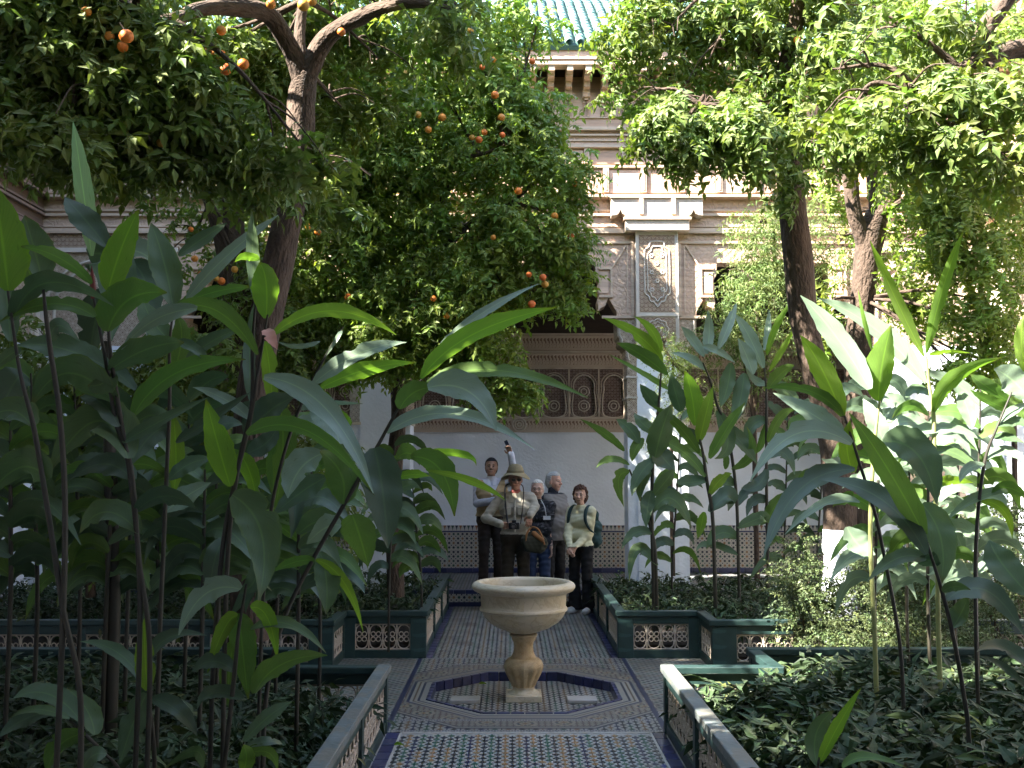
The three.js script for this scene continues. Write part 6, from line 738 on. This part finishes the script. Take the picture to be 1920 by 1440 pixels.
{ const cp = at(964, 986, dH - 0.27), c = thing('camera', 'black camera hanging from a dark neck strap against a beige shirt', 'camera', cp), bm = std({ color: C(0.012, 0.012, 0.014), roughness: 0.45 }); part('camera_body', new RoundedBoxGeometry(0.135, 0.085, 0.06, 2, 0.012), bm, c); part('prism', new RoundedBoxGeometry(0.055, 0.035, 0.05, 2, 0.01).translate(0, 0.055, 0), bm, c); const l = part('camera_lens', new THREE.CylinderGeometry(0.034, 0.037, 0.07, 24).rotateX(Math.PI / 2).translate(-0.008, -0.004, 0.06), bm, c); part('front_glass', new THREE.CircleGeometry(0.027, 20).translate(-0.008, -0.004, 0.0955), phy({ color: C(0.01, 0.012, 0.03), roughness: 0.05, clearcoat: 1 }), l);
  const nk = hat.base; for (const [s, m] of [[-1, 1], [1, 0.6]]) { const a = V(s * 0.066, 0.025, 0), pts = [V(s * 0.02, 0.53, -0.33).applyAxisAngle(V(0, 1, 0), 0), V(s * 0.09, 0.50, -0.22), V(s * 0.105, 0.42, -0.115), V(s * 0.10, 0.3, -0.095), V(s * 0.085, 0.15, -0.07), a].map(p => V(p.x + (s > 0 ? 0.015 : -0.012), p.y, p.z)); const g = tube(pts, 0.012 * m, 24, 6); part('strap', g, s < 0 ? cloth(0.03, 0.028, 0.03) : cloth(0.05, 0.035, 0.035), c); } }
{ const c = at(1001, 1010, dH - 0.24), b = thing('hand_bag', 'soft olive bag with tan leather straps held low by the man in the hat', 'bag', c); const bones = [[-0.09, -0.02, 0, 0.09, -0.05, 0, 0.075, 0.085], [-0.06, -0.1, 0, 0.07, -0.11, 0, 0.07, 0.075], [-0.02, 0.06, 0, 0.05, 0.05, 0, 0.04, 0.045]]; part('sack', nets(fieldOf(bones, 0.05, 0, (x, y, z) => crease(x * 1.5, y * 1.5, z) + Math.max(0, Math.abs(z) - 0.05) * 0.6), ...boxOf(bones, 0.03), 0.009), cloth(0.045, 0.045, 0.03), b); const tan = cloth(0.36, 0.16, 0.06); part('strap', tube([V(-0.1, -0.06, 0.05), V(-0.09, 0.06, 0.06), V(-0.03, 0.14, 0.03), V(0.04, 0.13, 0.06), V(0.1, 0.03, 0.08), V(0.13, -0.07, 0.06)], 0.012, 30, 6), tan, b); part('flap', nets(fieldOf([[0, 0.07, 0.04, 0.1, -0.01, 0.085, 0.03, 0.03]], 0.01), V(-0.06, -0.08, -0.02), V(0.16, 0.13, 0.14), 0.008), tan, b); }
// 3: white-haired person with a name badge
const dG = 13.25, badge = person('white-haired person in glasses and a dark patterned short-sleeved top with a white name badge', V(at(1008, 920, dG).x, 0, -dG), 1.66, -0.15, {
  skin: [0.58, 0.36, 0.28], girth: 1.08, belly: 1.08, shirt: std({ color: C(1, 1, 1), roughness: 0.9, map: canvasTex(128, 128, (g, W, H) => { g.fillStyle = '#1f2024'; g.fillRect(0, 0, W, H); for (let i = 0; i < 60; i++) { g.fillStyle = i % 3 ? '#33343a' : '#54545a'; g.beginPath(); g.arc(hash(i, 1, 3) * W, hash(i, 2, 3) * H, 4 + 7 * hash(i, 3, 3), 0, 7); g.fill(); } }, 0.2, 0.2) }), sleeve: 'short', trousers: cloth(0.035, 0.055, 0.12), hem: 0.86, glasses: true, look: -0.12, pitch: 0.02, headUp: 0.0, jowl: 0.008,
  hair: { vol: 0.006, len: 0.01, color: [0.62, 0.60, 0.57], rough: 0.004, line: 0.085, face: 0.005 }, brow: [0.4, 0.36, 0.32],
  larm: { el: at(1026, 986, dG - 0.02), wr: at(1033, 1027, dG - 0.06), dir: [0.05, -1, 0.1], palm: [-1, 0, 0.2], curl: 0.5, side: 1 } });
part('name_badge', bx(0.095, 0.05, 0.004, 0, 0, 0, 0.001).translate(0.115, 1.19, 0.185), std({ color: C(0.8, 0.8, 0.82), roughness: 0.5 }), badge.t);
part('lanyard', tube([V(0.04, 1.42, 0.10), V(0.085, 1.33, 0.165), V(0.105, 1.215, 0.185)], 0.006, 10, 5), cloth(0.55, 0.55, 0.57), badge.t);
{ const w = badge.J.wrl.clone(), d = badge.J.wrl.clone().sub(badge.J.ell).normalize(), g = new THREE.TorusGeometry(0.031, 0.006, 6, 20); const m = part('wrist_watch', g, std({ color: C(0.6, 0.6, 0.58), roughness: 0.25, metalness: 0.7 }), badge.t); m.position.copy(w).addScaledVector(d, -0.03); m.quaternion.setFromUnitVectors(V(0, 0, 1), d); }
// 4: grey sweater, head turned away
const dS = 13.48; person('grey-haired man in a grey sweater vest over a navy turtleneck, head turned to the right', V(at(1037, 920, dS).x, 0, -dS), 1.77, 0.75, {
  skin: [0.55, 0.31, 0.235], girth: 1.12, belly: 1.12, shirt: cloth(0.02, 0.026, 0.045), vest: cloth(0.17, 0.165, 0.165), trousers: cloth(0.012, 0.011, 0.012), hem: 0.87, collarMat: cloth(0.02, 0.026, 0.045), roll: true, look: 0.95, pitch: -0.04,
  hair: { vol: 0.004, len: 0.005, color: [0.38, 0.38, 0.38], rough: 0.002, line: 0.075, face: 0.0 }, brow: [0.25, 0.24, 0.23],
  rarm: { el: at(1022, 985, dS + 0.12), wr: at(1026, 1030, dS + 0.1) }, larm: { el: at(1046, 985, dS + 0.25), wr: at(1046, 1030, dS + 0.2) } });
// 5: woman with a backpack
const dW = 12.92, wom = person('curly-haired woman in a cream sweater and black flared trousers, hands joined in front', V(at(1089, 920, dW).x, 0, -dW), 1.585, -0.55, {
  skin: [0.60, 0.36, 0.275], girth: 0.9, belly: 1.04, shoulder: 0.88, shirt: cloth(0.66, 0.62, 0.42), trousers: cloth(0.011, 0.010, 0.011), hem: 0.93, flare: 0.085, shoes: cloth(0.55, 0.53, 0.52), smile: true, look: -0.28, pitch: 0.04,
  hair: { vol: 0.019, len: 0.03, color: [0.075, 0.032, 0.02], rough: 0.013, line: 0.078, face: 0.0 }, brow: [0.07, 0.035, 0.02],
  rarm: { el: at(1064, 1005, dW - 0.05), wr: at(1069, 1027, dW - 0.2), dir: [0.1, -0.7, 0.4], palm: [0.8, 0, -0.3], curl: 0.7 }, larm: { el: at(1105, 1000, dW - 0.02), wr: at(1078, 1027, dW - 0.22), dir: [-0.7, -0.45, 0.25], palm: [-0.2, -0.2, -1], curl: 0.7 } });
{ const bp = thing('backpack', 'dark teal backpack worn on the back of the woman in cream', 'backpack', wom.base.clone().add(wom.L(0.02, 1.2, -0.21))), q = wom.L, off = bp.position.clone().sub(wom.base), P = (x, y, z) => q(x, y, z).sub(off), teal = cloth(0.02, 0.055, 0.06), bones = [bone(P(-0.1, 1.36, -0.2), P(0.1, 1.36, -0.2), 0.07, 0.07), bone(P(-0.1, 1.18, -0.23), P(0.1, 1.18, -0.23), 0.1, 0.1), bone(P(-0.1, 1.0, -0.22), P(0.1, 1.0, -0.22), 0.1, 0.1)];
  part('pack', nets(fieldOf(bones, 0.06, 0, crease), ...boxOf(bones, 0.04), 0.012), teal, bp); const fp = [bone(P(-0.07, 1.1, -0.32), P(0.07, 1.1, -0.32), 0.045, 0.045), bone(P(-0.07, 1.0, -0.31), P(0.07, 1.0, -0.31), 0.05, 0.05)]; part('front_pocket', nets(fieldOf(fp, 0.05), ...boxOf(fp, 0.03), 0.01), cloth(0.014, 0.016, 0.02), bp);
  for (const s of [-1, 1]) part('shoulder_strap', (() => { const pts = [P(s * 0.09, 1.42, -0.12), P(s * 0.115, 1.482, -0.03), P(s * 0.125, 1.43, 0.085), P(s * 0.135, 1.3, 0.125), P(s * 0.165, 1.18, 0.07), P(s * 0.17, 1.1, -0.1)]; return taper(pts, [0.022, 0.024, 0.024, 0.022, 0.014, 0.01], 30, 8); })(), cloth(0.022, 0.05, 0.055), bp); }

// a few fallen leaves on the paving
for (const [x, y, l, m] of [[748, 1398, 'single pale green leaf fallen on the left side of the path', M.leafBright[0]], [905, 1283, 'small yellow leaf lying in the pool beside the foot of the fountain', M.leafBright[1]]]) { const e = EYE, p = at(x, y, 6), k = (0.006 - e.y) / (p.y - e.y), q = e.clone().lerp(p, k); if (y < 1300) { const k2 = (-0.062 - e.y) / (p.y - e.y); q.copy(e.clone().lerp(p, k2)); } const g = blade(V(-0.03, 0.003, 0), V(0, 0.012, 0.004), V(0.035, 0.004, 0.01), 0.028, 1, 60); tag(part('fallen_leaf', g, m, scene), l, 'leaf').position.copy(q); }

// ---------------------------------------------------------------- draw
const renderer = new THREE.WebGLRenderer({ antialias: true });
renderer.setSize(1024, 768); renderer.toneMapping = THREE.LinearToneMapping; renderer.toneMappingExposure = EXPOSURE; renderer.shadowMap.enabled = true;
renderer.render(scene, camera);
